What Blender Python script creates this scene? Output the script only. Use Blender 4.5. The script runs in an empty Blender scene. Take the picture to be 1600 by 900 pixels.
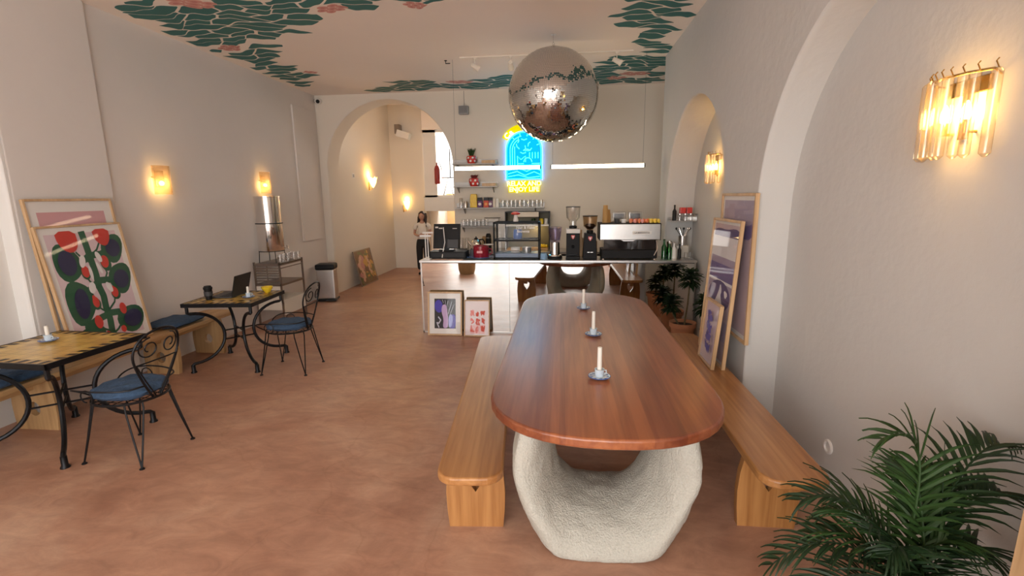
import bpy, bmesh, math, random
from math import sin, cos, pi, radians as R
from mathutils import Vector, Matrix, Euler
SC = bpy.context.scene
COL = SC.collection
random.seed(11)

# ------------------------------------------------------------------ camera, world, lights, exposure
YAW, PITCH, ROLL, FPX = 0.103, 0.186, -0.013, 761.2
fw = Vector((-sin(YAW)*cos(PITCH), cos(YAW)*cos(PITCH), -sin(PITCH)))
rt0 = Vector((cos(YAW), sin(YAW), 0)); up0 = rt0.cross(fw)
rt = cos(ROLL)*rt0 + sin(ROLL)*up0; up = -sin(ROLL)*rt0 + cos(ROLL)*up0
cd = bpy.data.cameras.new('camera'); cam = bpy.data.objects.new('camera', cd); COL.objects.link(cam)
cd.sensor_width = 36; cd.lens = 36*FPX/1600; cd.clip_start = .05; cd.clip_end = 200
m3 = Matrix((rt, up, -fw)).transposed()
cam.matrix_world = Matrix.Translation((0, 0, 1.8)) @ m3.to_4x4()
SC.camera = cam

SC.view_settings.view_transform = 'Standard'
SC.view_settings.look = 'None'
SC.view_settings.gamma = 1
SC.view_settings.use_curve_mapping = False
SC.view_settings.exposure = 0.34
SC.cycles.transparent_max_bounces = 32
wd = bpy.data.worlds.new('daylight_sky'); SC.world = wd; wd.use_nodes = True
bg = wd.node_tree.nodes['Background']
bg.inputs['Color'].default_value = (1.0, .975, .955, 1); bg.inputs['Strength'].default_value = 2.9

def area(name, loc, rot, sx, sy, power, color, portal=False):
    l = bpy.data.lights.new(name, 'AREA'); l.shape = 'RECTANGLE'; l.size = sx; l.size_y = sy
    l.energy = power; l.color = color
    if portal: l.cycles.is_portal = True
    o = bpy.data.objects.new(name, l); COL.objects.link(o); o.location = loc; o.rotation_euler = rot
    return o
# daylight entering through the shop front behind the camera (opening at y=-2.6) and the stair window
area('shopfront_daylight', (-1.2, -2.75, 1.7), (R(90), 0, 0), 4.8, 3.0, 130, (1, .975, .95))
sl = bpy.data.lights.new('sun', 'SUN'); sl.energy = 3.0; sl.angle = R(1); sl.color = (1, .95, .88)  # added to light the paving outside, whose bounce brightens the ceiling
so_ = bpy.data.objects.new('sun', sl); COL.objects.link(so_); so_.rotation_euler = Vector((-.25, -.40, -.88)).to_track_quat('-Z', 'Y').to_euler()
area('stair_window_daylight', (-2.6, 13.9, 2.9), (R(-90), 0, 0), 1.8, 1.8, 110, (1, .95, .88))

# ------------------------------------------------------------------ helpers
MATS = {}
def nt(m): return m.node_tree.nodes, m.node_tree.links
def mat(name, col, rough=.5, metal=0., coat=0., emit=None, es=0., noise=0., nscale=8., bump=0., bscale=60., spec=.5, alpha=1.):
    if name in MATS: return MATS[name]
    m = bpy.data.materials.new(name); m.use_nodes = True; N, L = nt(m); b = N['Principled BSDF']
    c = (*col, 1)
    b.inputs['Base Color'].default_value = c; b.inputs['Roughness'].default_value = rough
    b.inputs['Metallic'].default_value = metal; b.inputs['Coat Weight'].default_value = coat
    b.inputs['Specular IOR Level'].default_value = spec
    if emit: b.inputs['Emission Color'].default_value = (*emit, 1); b.inputs['Emission Strength'].default_value = es
    tc = N.new('ShaderNodeTexCoord')
    nz = N.new('ShaderNodeTexNoise'); nz.inputs['Scale'].default_value = nscale; nz.inputs['Detail'].default_value = 5
    L.new(tc.outputs['Object'], nz.inputs['Vector'])
    mx = N.new('ShaderNodeMix'); mx.data_type = 'RGBA'
    k = max(noise, .02)
    mx.inputs[6].default_value = (*[max(0, x*(1-k)) for x in col], 1); mx.inputs[7].default_value = (*[min(1, x*(1+k)) for x in col], 1)
    L.new(nz.outputs['Fac'], mx.inputs[0]); L.new(mx.outputs[2], b.inputs['Base Color'])
    if bump:
        n2 = N.new('ShaderNodeTexNoise'); n2.inputs['Scale'].default_value = bscale; n2.inputs['Detail'].default_value = 6
        L.new(tc.outputs['Object'], n2.inputs['Vector'])
        bp = N.new('ShaderNodeBump'); bp.inputs['Strength'].default_value = bump; bp.inputs['Distance'].default_value = .01
        L.new(n2.outputs['Fac'], bp.inputs['Height']); L.new(bp.outputs['Normal'], b.inputs['Normal'])
    MATS[name] = m; return m

def glass(name, tint=(1, 1, 1), fres=1.5, rough=.02, extra=.04, trans=0., bump=0., edge=None):
    """thin clear glass / acrylic: transparent with fresnel reflections"""
    if name in MATS: return MATS[name]
    m = bpy.data.materials.new(name); m.use_nodes = True; N, L = nt(m); N.clear()
    o = N.new('ShaderNodeOutputMaterial'); t = N.new('ShaderNodeBsdfTransparent'); t.inputs[0].default_value = (*tint, 1)
    g = N.new('ShaderNodeBsdfGlossy'); g.inputs['Roughness'].default_value = rough
    f = N.new('ShaderNodeLayerWeight'); f.inputs[0].default_value = .5
    p = N.new('ShaderNodeMath'); p.operation = 'POWER'; p.inputs[1].default_value = 4
    a = N.new('ShaderNodeMath'); a.operation = 'MULTIPLY_ADD'; a.inputs[1].default_value = fres-1; a.inputs[2].default_value = extra; a.use_clamp = True
    mx = N.new('ShaderNodeMixShader'); L.new(f.outputs['Facing'], p.inputs[0]); L.new(p.outputs[0], a.inputs[0]); L.new(a.outputs[0], mx.inputs[0])
    L.new(t.outputs[0], mx.inputs[1]); L.new(g.outputs[0], mx.inputs[2])
    out = mx.outputs[0]
    if edge:
        me_ = N.new('ShaderNodeMix'); me_.data_type = 'RGBA'; me_.inputs[6].default_value = (*tint, 1); me_.inputs[7].default_value = (*edge, 1)
        p2 = N.new('ShaderNodeMath'); p2.operation = 'POWER'; p2.inputs[1].default_value = 3.; L.new(f.outputs['Facing'], p2.inputs[0]); L.new(p2.outputs[0], me_.inputs[0]); L.new(me_.outputs[2], t.inputs[0])
    if trans:   # milky share that catches the light of the bulb behind it
        e = N.new('ShaderNodeBsdfTranslucent'); e.inputs[0].default_value = (*tint, 1)
        ad = N.new('ShaderNodeMixShader'); ad.inputs[0].default_value = trans; L.new(out, ad.inputs[1]); L.new(e.outputs[0], ad.inputs[2]); out = ad.outputs[0]
    if bump:
        tc = N.new('ShaderNodeTexCoord'); vo = N.new('ShaderNodeTexVoronoi'); vo.inputs['Scale'].default_value = 70; L.new(tc.outputs['Object'], vo.inputs['Vector'])
        bp = N.new('ShaderNodeBump'); bp.inputs['Strength'].default_value = bump; bp.inputs['Distance'].default_value = .01; L.new(vo.outputs['Distance'], bp.inputs['Height']); L.new(bp.outputs[0], g.inputs['Normal'])
    L.new(out, o.inputs[0]); MATS[name] = m; return m

def wood(name, a, b, c=None, scale=(1.6, 26, 26), rough=.35, coat=.25, axis='Y', grain=1., plank=0.):
    """plank wood; the grain runs along `axis` in object space"""
    if name in MATS: return MATS[name]
    m = bpy.data.materials.new(name); m.use_nodes = True; N, L = nt(m); bs = N['Principled BSDF']
    tc = N.new('ShaderNodeTexCoord'); mp = N.new('ShaderNodeMapping'); L.new(tc.outputs['Object'], mp.inputs[0])
    lo, hi = scale[0], scale[1]
    mp.inputs['Scale'].default_value = {'X': (lo, hi, hi), 'Y': (hi, lo, hi), 'Z': (hi, hi, lo)}[axis]
    n1 = N.new('ShaderNodeTexNoise'); n1.inputs['Scale'].default_value = .45; n1.inputs['Detail'].default_value = 3; n1.inputs['Distortion'].default_value = .6
    n2 = N.new('ShaderNodeTexNoise'); n2.inputs['Scale'].default_value = 2.4; n2.inputs['Detail'].default_value = 6
    L.new(mp.outputs[0], n1.inputs[0]); L.new(mp.outputs[0], n2.inputs[0])
    mm = N.new('ShaderNodeMath'); mm.operation = 'MULTIPLY_ADD'; mm.inputs[1].default_value = .45*grain; L.new(n2.outputs[0], mm.inputs[0])
    m2 = N.new('ShaderNodeMath'); m2.operation = 'MULTIPLY'; m2.inputs[1].default_value = .75; L.new(n1.outputs[0], m2.inputs[0]); L.new(m2.outputs[0], mm.inputs[2])
    r = N.new('ShaderNodeValToRGB'); e = r.color_ramp.elements
    e[0].position = .36; e[0].color = (*a, 1); e[1].position = .74; e[1].color = (*b, 1)
    if c: k = e.new(.55); k.color = (*c, 1)
    L.new(mm.outputs[0], r.inputs[0]); L.new(r.outputs[0], bs.inputs['Base Color'])
    if plank:   # boards glued side by side, each of its own tone
        m3_ = N.new('ShaderNodeMapping'); m3_.inputs['Scale'].default_value = (2.1, .0, .0); L.new(tc.outputs['Object'], m3_.inputs[0])
        vn = N.new('ShaderNodeTexVoronoi'); vn.feature = 'F1'; vn.inputs['Scale'].default_value = 2; L.new(m3_.outputs[0], vn.inputs['Vector'])
        sp_ = N.new('ShaderNodeSeparateColor'); L.new(vn.outputs['Color'], sp_.inputs[0])
        cr_ = N.new('ShaderNodeValToRGB'); cr_.color_ramp.elements[0].color = (.72, .62, .68, 1); cr_.color_ramp.elements[1].color = (1.18, 1.12, 1.0, 1); L.new(sp_.outputs[0], cr_.inputs[0])
        mz = N.new('ShaderNodeMix'); mz.data_type = 'RGBA'; mz.blend_type = 'MULTIPLY'; mz.inputs[0].default_value = plank
        L.new(r.outputs[0], mz.inputs[6]); L.new(cr_.outputs[0], mz.inputs[7]); L.new(mz.outputs[2], bs.inputs['Base Color'])
    bs.inputs['Roughness'].default_value = rough; bs.inputs['Coat Weight'].default_value = coat; bs.inputs['Coat Roughness'].default_value = .25
    MATS[name] = m; return m

class MB:
    """collects shapes, then builds ONE mesh object"""
    def __init__(s): s.v = []; s.f = []; s.m = []; s.sm = []; s.cur = 0; s.smooth = False
    def mesh(s, vs, fs, smooth=None):
        n = len(s.v); s.v += [tuple(v) for v in vs]
        for f in fs: s.f.append([n+i for i in f]); s.m.append(s.cur); s.sm.append(s.smooth if smooth is None else smooth)
        return s
    def box(s, a, b, bev=0., rot=None, c=None):
        (x0, y0, z0), (x1, y1, z1) = a, b
        if bev <= 0:
            vs = [(x0,y0,z0),(x1,y0,z0),(x1,y1,z0),(x0,y1,z0),(x0,y0,z1),(x1,y0,z1),(x1,y1,z1),(x0,y1,z1)]
            fs = [(0,3,2,1),(4,5,6,7),(0,1,5,4),(1,2,6,5),(2,3,7,6),(3,0,4,7)]
        else:
            bm = bmesh.new(); bmesh.ops.create_cube(bm, size=1)
            for v in bm.verts: v.co = Vector(((x0+x1)/2+v.co.x*(x1-x0), (y0+y1)/2+v.co.y*(y1-y0), (z0+z1)/2+v.co.z*(z1-z0)))
            bmesh.ops.bevel(bm, geom=bm.edges[:], offset=bev, segments=2, affect='EDGES', profile=.6)
            bm.verts.index_update(); vs = [v.co.copy() for v in bm.verts]; fs = [[v.index for v in f.verts] for f in bm.faces]; bm.free()
        if rot is not None:
            cc = Vector(c) if c else Vector(((x0+x1)/2,(y0+y1)/2,(z0+z1)/2)); vs = [cc + rot @ (Vector(v)-cc) for v in vs]
        return s.mesh(vs, fs, False)
    def tube(s, pts, r, n=8, closed=False, caps=True, smooth=True):
        P = [Vector(p) for p in pts]; k = len(P)
        rs = r if isinstance(r, (list, tuple)) else [r]*k
        T = []
        for i in range(k):
            if closed: t = P[(i+1) % k]-P[i-1]
            else: t = P[min(i+1, k-1)]-P[max(i-1, 0)]
            T.append(t.normalized() if t.length > 1e-9 else Vector((0,0,1)))
        u = T[0].orthogonal().normalized(); vs = []
        for i in range(k):
            u = (u - T[i]*u.dot(T[i]))
            u = u.normalized() if u.length > 1e-6 else T[i].orthogonal().normalized()
            w = T[i].cross(u)
            for j in range(n):
                a = 2*pi*j/n; vs.append(P[i]+(u*cos(a)+w*sin(a))*rs[i])
        fs = []
        for i in range(k if closed else k-1):
            for j in range(n):
                a, b = i*n+j, i*n+(j+1) % n; c2, d = ((i+1) % k)*n+(j+1) % n, ((i+1) % k)*n+j
                fs.append((a, b, c2, d))
        s.mesh(vs, fs, smooth)
        if caps and not closed:
            s.mesh(vs[:n], [list(range(n))[::-1]], False); s.mesh(vs[-n:], [list(range(n))], False)
        return s
    def lathe(s, prof, c=(0, 0, 0), n=24, smooth=True, sx=1, sy=1):
        """prof: list of (r, z) from bottom to top"""
        vs = []; fs = []
        for (r, z) in prof:
            for j in range(n):
                a = 2*pi*j/n; vs.append((c[0]+r*cos(a)*sx, c[1]+r*sin(a)*sy, c[2]+z))
        for i in range(len(prof)-1):
            for j in range(n):
                fs.append((i*n+j, i*n+(j+1) % n, (i+1)*n+(j+1) % n, (i+1)*n+j))
        s.mesh(vs, fs, smooth)
        if prof[0][0] > 1e-4: s.mesh(vs[:n], [list(range(n))[::-1]], False)
        if prof[-1][0] > 1e-4: s.mesh(vs[-n:], [list(range(n))], False)
        return s
    def prism(s, poly, d0, d1, plane='XZ', smooth=False):
        """poly of 2D points extruded between d0 and d1 along the third axis"""
        def P(u, v, d): return {'XZ': (u, d, v), 'XY': (u, v, d), 'YZ': (d, u, v)}[plane]
        n = len(poly)
        vs = [P(u, v, d0) for u, v in poly]+[P(u, v, d1) for u, v in poly]
        fs = [list(range(n)), list(range(2*n-1, n-1, -1))]
        s.mesh(vs, fs, False)
        s.mesh(vs, [(i, n+i, n+(i+1) % n, (i+1) % n) for i in range(n)], smooth)
        return s
    def flat(s, poly, z, plane='XY'):
        P = {'XZ': lambda u, v: (u, z, v), 'XY': lambda u, v: (u, v, z), 'YZ': lambda u, v: (z, u, v)}[plane]
        return s.mesh([P(u, v) for u, v in poly], [list(range(len(poly)))], False)
    def sphere(s, c, r, n=16, k=10, sc=(1, 1, 1)):
        vs = [(c[0], c[1], c[2]-r*sc[2])]
        for i in range(1, k):
            t = -pi/2+pi*i/k
            for j in range(n): a = 2*pi*j/n; vs.append((c[0]+r*cos(t)*cos(a)*sc[0], c[1]+r*cos(t)*sin(a)*sc[1], c[2]+r*sin(t)*sc[2]))
        vs.append((c[0], c[1], c[2]+r*sc[2])); fs = []
        for j in range(n): fs.append((0, 1+(j+1) % n, 1+j)); fs.append((len(vs)-1, 1+(k-2)*n+j, 1+(k-2)*n+(j+1) % n))
        for i in range(k-2):
            for j in range(n): fs.append((1+i*n+j, 1+i*n+(j+1) % n, 1+(i+1)*n+(j+1) % n, 1+(i+1)*n+j))
        return s.mesh(vs, fs, True)
    def xf(s, M, start=0):
        s.v[start:] = [tuple(M @ Vector(v)) for v in s.v[start:]]; return s
    def build(s, name, mats, parent=None, bevel=0., fix=True, loc=None, sharp=True):
        me = bpy.data.meshes.new(name); me.from_pydata(s.v, [], s.f)
        mats = mats if isinstance(mats, (list, tuple)) else [mats]
        for m in mats: me.materials.append(m)
        me.polygons.foreach_set('material_index', s.m); me.polygons.foreach_set('use_smooth', s.sm)
        if fix:
            bm = bmesh.new(); bm.from_mesh(me)
            bmesh.ops.remove_doubles(bm, verts=bm.verts, dist=1e-5)
            bmesh.ops.recalc_face_normals(bm, faces=bm.faces); bm.to_mesh(me); bm.free()
        if sharp and any(s.sm): me.set_sharp_from_angle(angle=R(38))
        me.update()
        o = bpy.data.objects.new(name, me); COL.objects.link(o)
        if parent: o.parent = parent
        if loc: o.location = loc
        if bevel:
            b = o.modifiers.new('bevel', 'BEVEL'); b.width = bevel; b.segments = 3; b.limit_method = 'ANGLE'; b.angle_limit = R(40); b.harden_normals = False
        return o

def tag(o, label=None, cat=None, group=None, kind=None):
    if label: o['label'] = label
    if cat: o['category'] = cat
    if group: o['group'] = group
    if kind: o['kind'] = kind
    return o
def thing(name, label, cat, loc=(0, 0, 0), rz=0., group=None, rot=None):
    o = bpy.data.objects.new(name, None); COL.objects.link(o); o.empty_display_size = .1
    o.location = loc; o.rotation_euler = rot if rot else (0, 0, rz)
    return tag(o, label, cat, group)
def dup(root, loc=None, rz=None, label=None, rot=None, scale=None, group=None):
    def cp(o, par):
        c = o.copy(); COL.objects.link(c)
        if par: c.parent = par
        for ch in o.children: cp(ch, c)
        return c
    r = cp(root, None)
    if loc: r.location = loc
    if rz is not None: r.rotation_euler = (0, 0, rz)
    if rot: r.rotation_euler = rot
    if scale: r.scale = scale if isinstance(scale, tuple) else (scale,)*3
    if label: r['label'] = label
    if group: r['group'] = group
    return r
def arc(cx, cy, r, a0, a1, n=12):
    return [(cx+r*cos(R(a0+(a1-a0)*i/n)), cy+r*sin(R(a0+(a1-a0)*i/n))) for i in range(n+1)]
def rrect(x0, y0, x1, y1, r, n=5):
    return arc(x1-r, y0+r, r, -90, 0, n)+arc(x1-r, y1-r, r, 0, 90, n)+arc(x0+r, y1-r, r, 90, 180, n)+arc(x0+r, y0+r, r, 180, 270, n)
def chaikin(p, k=2, closed=True):
    for _ in range(k):
        q = []; n = len(p)
        if not closed: q.append(p[0])
        for i in range(n if closed else n-1):
            a, b = p[i], p[(i+1) % n]
            q.append(tuple(x*.75+y*.25 for x, y in zip(a, b))); q.append(tuple(x*.25+y*.75 for x, y in zip(a, b)))
        if not closed: q.append(p[-1])
        p = q
    return p
def text_mesh(txt, size, depth=.0, align='CENTER', bold=0.):
    cu = bpy.data.curves.new('lettering', 'FONT'); cu.body = txt; cu.size = size; cu.extrude = depth; cu.align_x = align; cu.offset = bold
    o = bpy.data.objects.new('lettering', cu); COL.objects.link(o)
    bpy.context.view_layer.update()
    me = bpy.data.meshes.new_from_object(o.evaluated_get(bpy.context.evaluated_depsgraph_get()))
    vs = [v.co.copy() for v in me.vertices]; fs = [list(p.vertices) for p in me.polygons]
    bpy.data.objects.remove(o); bpy.data.curves.remove(cu); bpy.data.meshes.remove(me)
    return vs, fs
def letters(name, txt, size, material, parent, loc, depth=.001, bold=0., align='CENTER'):
    """upright lettering facing -Y"""
    vs, fs = text_mesh(txt, size, depth, align, bold); b = MB()
    b.mesh([(v.x, -v.z, v.y) for v in vs], fs)
    return b.build(name, material, parent, loc=loc, fix=False)

# ------------------------------------------------------------------ materials
m_wall = mat('lime_plaster', (.75, .705, .67), .85, noise=.05, nscale=1.3, bump=.25, bscale=9)
m_wallR = mat('rough_lime_plaster', (.61, .60, .58), .85, noise=.05, nscale=1.1, bump=.35, bscale=14)
m_ceil = mat('pink_white_ceiling_paint', (.94, .845, .765), .8, noise=.04, nscale=.8)
m_cream = mat('cream_plaster', (.77, .70, .61), .85, noise=.04, nscale=1.2, bump=.2, bscale=9)
m_white = mat('white_paint', (.8, .78, .75), .6)
m_teal = mat('teal_mural_paint', (.030, .165, .160), .7, noise=.15, nscale=4)
m_pink = mat('pink_mural_paint', (.72, .36, .31), .7, noise=.1)
m_pinkd = mat('deep_pink_mural_paint', (.60, .24, .22), .7)
m_iron = mat('black_wrought_iron', (.018, .018, .02), .42, .7, noise=.2, nscale=60)
m_black = mat('black_plastic', (.010, .010, .011), .4, spec=.25)
m_blackm = mat('matt_black_metal', (.013, .013, .014), .55, spec=.2)
m_dgrey = mat('dark_grey_plastic', (.05, .05, .055), .5)
m_steel = mat('brushed_steel', (.62, .60, .58), .28, 1., noise=.06, nscale=30)
m_chrome = mat('polished_steel', (.80, .77, .74), .12, 1.)
m_dsteel = mat('dull_brown_steel', (.28, .23, .20), .35, .9, noise=.15)
m_mirror = mat('mirror_silvering', (.76, .755, .73), .008, 1.)
m_denim = mat('blue_denim_cloth', (.042, .085, .16), .95, noise=.45, nscale=26, bump=1., bscale=45)
m_wax = mat('white_candle_wax', (.85, .82, .75), .4)
m_china = mat('blue_and_white_china', (.62, .72, .82), .18, coat=.5, noise=.25, nscale=70)
m_blue = mat('cobalt_glaze', (.03, .10, .35), .2, coat=.5)
m_terra = mat('terracotta', (.55, .25, .13), .8, noise=.15, nscale=12, bump=.15)
m_soil = mat('dark_potting_soil', (.03, .02, .015), .95, noise=.5, nscale=50, bump=.8)
m_leaf = mat('dark_green_leaf', (.014, .034, .011), .5, noise=.4, nscale=14, spec=.3)
m_leafb = mat('mid_green_leaf', (.026, .060, .014), .5, noise=.4, nscale=9, spec=.3)
m_stem = mat('brown_plant_stem', (.13, .10, .05), .8, noise=.3, nscale=30)
m_oak = wood('pale_oak_frame', (.42, .25, .12), (.66, .44, .24), rough=.5, coat=.1, axis='Z')
m_bench = wood('golden_iroko_bench_wood', (.27, .105, .032), (.50, .245, .085), (.39, .17, .052), scale=(1.1, 22, 22))
m_benchZ = wood('golden_iroko_leg_wood', (.25, .095, .028), (.48, .23, .075), (.36, .155, .045), scale=(1.2, 24, 24), axis='Z')
m_table = wood('red_mahogany_tabletop', (.16, .042, .018), (.38, .135, .052), (.26, .078, .030), scale=(.8, 16, 16), rough=.34, coat=.30, plank=1.)
m_pbench = wood('pale_pine_bench_wood', (.36, .19, .08), (.58, .36, .17), (.47, .28, .12), scale=(1.2, 20, 20), rough=.5, coat=.1)
m_pbenchZ = wood('pale_pine_leg_wood', (.33, .18, .075), (.55, .34, .16), (.45, .27, .12), scale=(1.2, 20, 20), rough=.5, coat=.1, axis='Z')
m_plaster = mat('rough_white_plaster', (.52, .505, .44), .8, noise=.22, nscale=130, bump=.8, bscale=110)
m_glass = glass('clear_glass', extra=.09, edge=(.62, .65, .63)); m_pane = glass('picture_glass', extra=.012, fres=1.35, rough=.03)
m_paper = mat('white_paper', (.82, .79, .76), .7)
m_red = mat('red_paint', (.6, .04, .03), .4, coat=.2)
m_yellow = mat('bright_yellow_glaze', (.85, .60, .03), .25, coat=.4)
def pm(name, c, **k): return mat(name, c, .6, **k)

# terracotta pink polished concrete floor
m_floor = bpy.data.materials.new('pink_polished_concrete'); m_floor.use_nodes = True
N, L = nt(m_floor); b = N['Principled BSDF']
tc = N.new('ShaderNodeTexCoord')
n1 = N.new('ShaderNodeTexNoise'); n1.inputs['Scale'].default_value = .8; n1.inputs['Detail'].default_value = 8; n1.inputs['Roughness'].default_value = .62; n1.inputs['Distortion'].default_value = .7
n2 = N.new('ShaderNodeTexNoise'); n2.inputs['Scale'].default_value = 5; n2.inputs['Detail'].default_value = 10; n2.inputs['Roughness'].default_value = .72; n2.inputs['Distortion'].default_value = .8
mp = N.new('ShaderNodeMapping'); mp.inputs['Scale'].default_value = (.8, 1.7, 1)
vo = N.new('ShaderNodeTexVoronoi'); vo.feature = 'DISTANCE_TO_EDGE'; vo.inputs['Scale'].default_value = .55
nd = N.new('ShaderNodeTexNoise'); nd.inputs['Scale'].default_value = 2.2; nd.inputs['Detail'].default_value = 6
L.new(tc.outputs['Object'], n1.inputs[0]); L.new(tc.outputs['Object'], mp.inputs[0]); L.new(mp.outputs[0], n2.inputs[0]); L.new(tc.outputs['Object'], nd.inputs[0])
va = N.new('ShaderNodeVectorMath'); va.operation = 'MULTIPLY_ADD'; va.inputs[1].default_value = (.5, .5, .5); L.new(nd.outputs['Color'], va.inputs[0]); L.new(tc.outputs['Object'], va.inputs[2])
L.new(va.outputs[0], vo.inputs['Vector'])
r1 = N.new('ShaderNodeValToRGB'); e = r1.color_ramp.elements
e[0].position = .33; e[0].color = (.38, .19, .125, 1); e[1].position = .70; e[1].color = (.60, .39, .275, 1); k = e.new(.5); k.color = (.49, .275, .185, 1)
r2 = N.new('ShaderNodeValToRGB'); e = r2.color_ramp.elements
e[0].position = .35; e[0].color = (.80, .77, .76, 1); e[1].position = .68; e[1].color = (1.14, 1.14, 1.12, 1)
mu = N.new('ShaderNodeMix'); mu.data_type = 'RGBA'; mu.blend_type = 'MULTIPLY'; mu.inputs[0].default_value = 1
L.new(n1.outputs[0], r1.inputs[0]); L.new(n2.outputs[0], r2.inputs[0]); L.new(r1.outputs[0], mu.inputs[6]); L.new(r2.outputs[0], mu.inputs[7])
cr = N.new('ShaderNodeValToRGB'); e = cr.color_ramp.elements; e[0].position = 0; e[0].color = (.82, .78, .74, 1); e[1].position = .005; e[1].color = (1, 1, 1, 1)
L.new(vo.outputs['Distance'], cr.inputs[0])
mu2 = N.new('ShaderNodeMix'); mu2.data_type = 'RGBA'; mu2.blend_type = 'MULTIPLY'; mu2.inputs[0].default_value = .55
L.new(mu.outputs[2], mu2.inputs[6]); L.new(cr.outputs[0], mu2.inputs[7]); L.new(mu2.outputs[2], b.inputs['Base Color'])
rr = N.new('ShaderNodeMapRange'); rr.inputs[3].default_value = .28; rr.inputs[4].default_value = .50; L.new(n2.outputs[0], rr.inputs[0]); L.new(rr.outputs[0], b.inputs['Roughness'])
bp = N.new('ShaderNodeBump'); bp.inputs['Strength'].default_value = .12; bp.inputs['Distance'].default_value = .02; L.new(n2.outputs[0], bp.inputs['Height']); L.new(bp.outputs[0], b.inputs['Normal'])

# ------------------------------------------------------------------ the room
CH = 3.62                      # ceiling height
XL, XR, YB, YF = -4.44, 1.37, 8.83, -2.6
def S(o): o['kind'] = 'structure'; return o

S(MB().box((-6, -2.8, -.2), (4.5, 15, 0)).build('floor', m_floor)); S(MB().box((-12, -14, -.22), (10, -2.8, -.02)).build('ground_bounce_paving', mat('pale_bounce_paving', (.55, .53, .50), .8, noise=.1)))  # unseen pale paving added to bounce sunlight up to the ceiling

def arch_wall(u0, u1, z1, arches, P, thick, name, material, back=False, n=28):
    """wall in the (u,z) plane with arched openings; P(u, z, d) -> point, d = depth into the wall"""
    b = MB(); arches = sorted(arches); u = u0
    for (uc, r, sp, *tk_) in arches:
        thick = tk_[0] if tk_ else thick
        a, c = uc-r, uc+r
        if a > u: b.mesh([P(u, 0, 0), P(a, 0, 0), P(a, z1, 0), P(u, z1, 0)], [(0, 1, 2, 3)])
        pts = [(uc-r*cos(pi*i/n), sp+r*sin(pi*i/n)) for i in range(n+1)]
        for i in range(n):
            (p, q), (s, t) = pts[i], pts[i+1]
            b.mesh([P(p, q, 0), P(s, t, 0), P(s, z1, 0), P(p, z1, 0)], [(0, 1, 2, 3)])
        rim = [(a, 0)]+pts+[(c, 0)]
        k = len(rim)
        # softly rounded plaster edge, then the deep reveal
        prof = [(0, 0), (.012, .004), (.022, .016), (.026, .04)]
        def off(i, o):
            x, z = rim[i]; vx, vz = x-uc, max(z-sp, 0)
            l = math.hypot(vx, vz) or 1
            return (uc+vx*(1-o/l), (sp+vz*(1-o/l)) if z > sp else z)
        rings = []
        for (o_, d_) in prof: rings.append([P(*off(i, o_*.6), d_) for i in range(k)])
        rings.append([P(*off(i, prof[-1][0]*.6), thick) for i in range(k)])
        vs = [v for ring in rings for v in ring]
        b.mesh(vs, [(j*k+i, j*k+i+1, (j+1)*k+i+1, (j+1)*k+i) for j in range(len(rings)-1) for i in range(k-1)], True)
        if back: b.mesh([P(a-.1, 0, thick), P(c+.1, 0, thick), P(c+.1, sp+r+.1, thick), P(a-.1, sp+r+.1, thick)], [(0, 1, 2, 3)])
        u = c
    if u1 > u: b.mesh([P(u, 0, 0), P(u1, 0, 0), P(u1, z1, 0), P(u, z1, 0)], [(0, 1, 2, 3)])
    return S(b.build(name, material, sharp=False))

# right wall: two blind arches; it stops short of the back wall
def PR(u, z, d): return (XR+d, u, z)
arch_wall(YF, 7.05, CH, [(2.46, 1.2, 1.66, .23), (5.55, 1.2, 1.62, .36)], PR, .23, 'wall_right', m_wallR, back=True)
S(MB().box((XR, 7.05, 0), (2.6, 7.15, CH)).build('wall_right_return', m_wallR))
S(MB().box((2.5, 7.05, 0), (2.6, YB+.3, CH)).build('wall_right_recess', m_cream))
# left wall, its shallow pier and the niche nearer the camera
S(MB().box((XL-.2, 4.48, 0), (XL, YB, CH)).build('wall_left', m_wall))
S(MB().box((XL-.2, 3.57, 0), (XL+.035, 4.48, CH), .012).build('pillar_left', m_wall))
arch_wall(YF, 3.57, CH, [(2.22, 1.33, 2.1)], lambda u, z, d: (XL+.03-d, u, z), .12, 'wall_left_niche', m_white, back=True)
# back wall with the arch into the corridor
arch_wall(XL, 2.6, CH, [(-3.12, 1.185, 2.345)], lambda u, z, d: (u, YB+d, z), .45, 'wall_back', m_cream)
# ceiling of the room
S(MB().box((-6, YF-.2, CH), (2.8, YB+.02, CH+.1)).build('ceiling', m_ceil))
# shop front behind the camera: piers and lintel around a wide glazed opening
f = MB().box((-6, YF-.2, 0), (-3.7, YF, CH)).box((1.2, YF-.2, 0), (2.6, YF, CH)).box((-3.7, YF-.2, 3.2), (1.2, YF, CH))
S(f.build('wall_front', m_white))
f = MB()
for x in (-3.7, -2.1, -.5, 1.12): f.box((x, YF-.14, 0), (x+.08, YF-.06, 3.2))
f.box((-3.7, YF-.14, 2.4), (1.2, YF-.06, 2.48)).box((-3.7, YF-.14, 3.12), (1.2, YF-.06, 3.2))
S(f.build('window_1', m_blackm))
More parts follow.
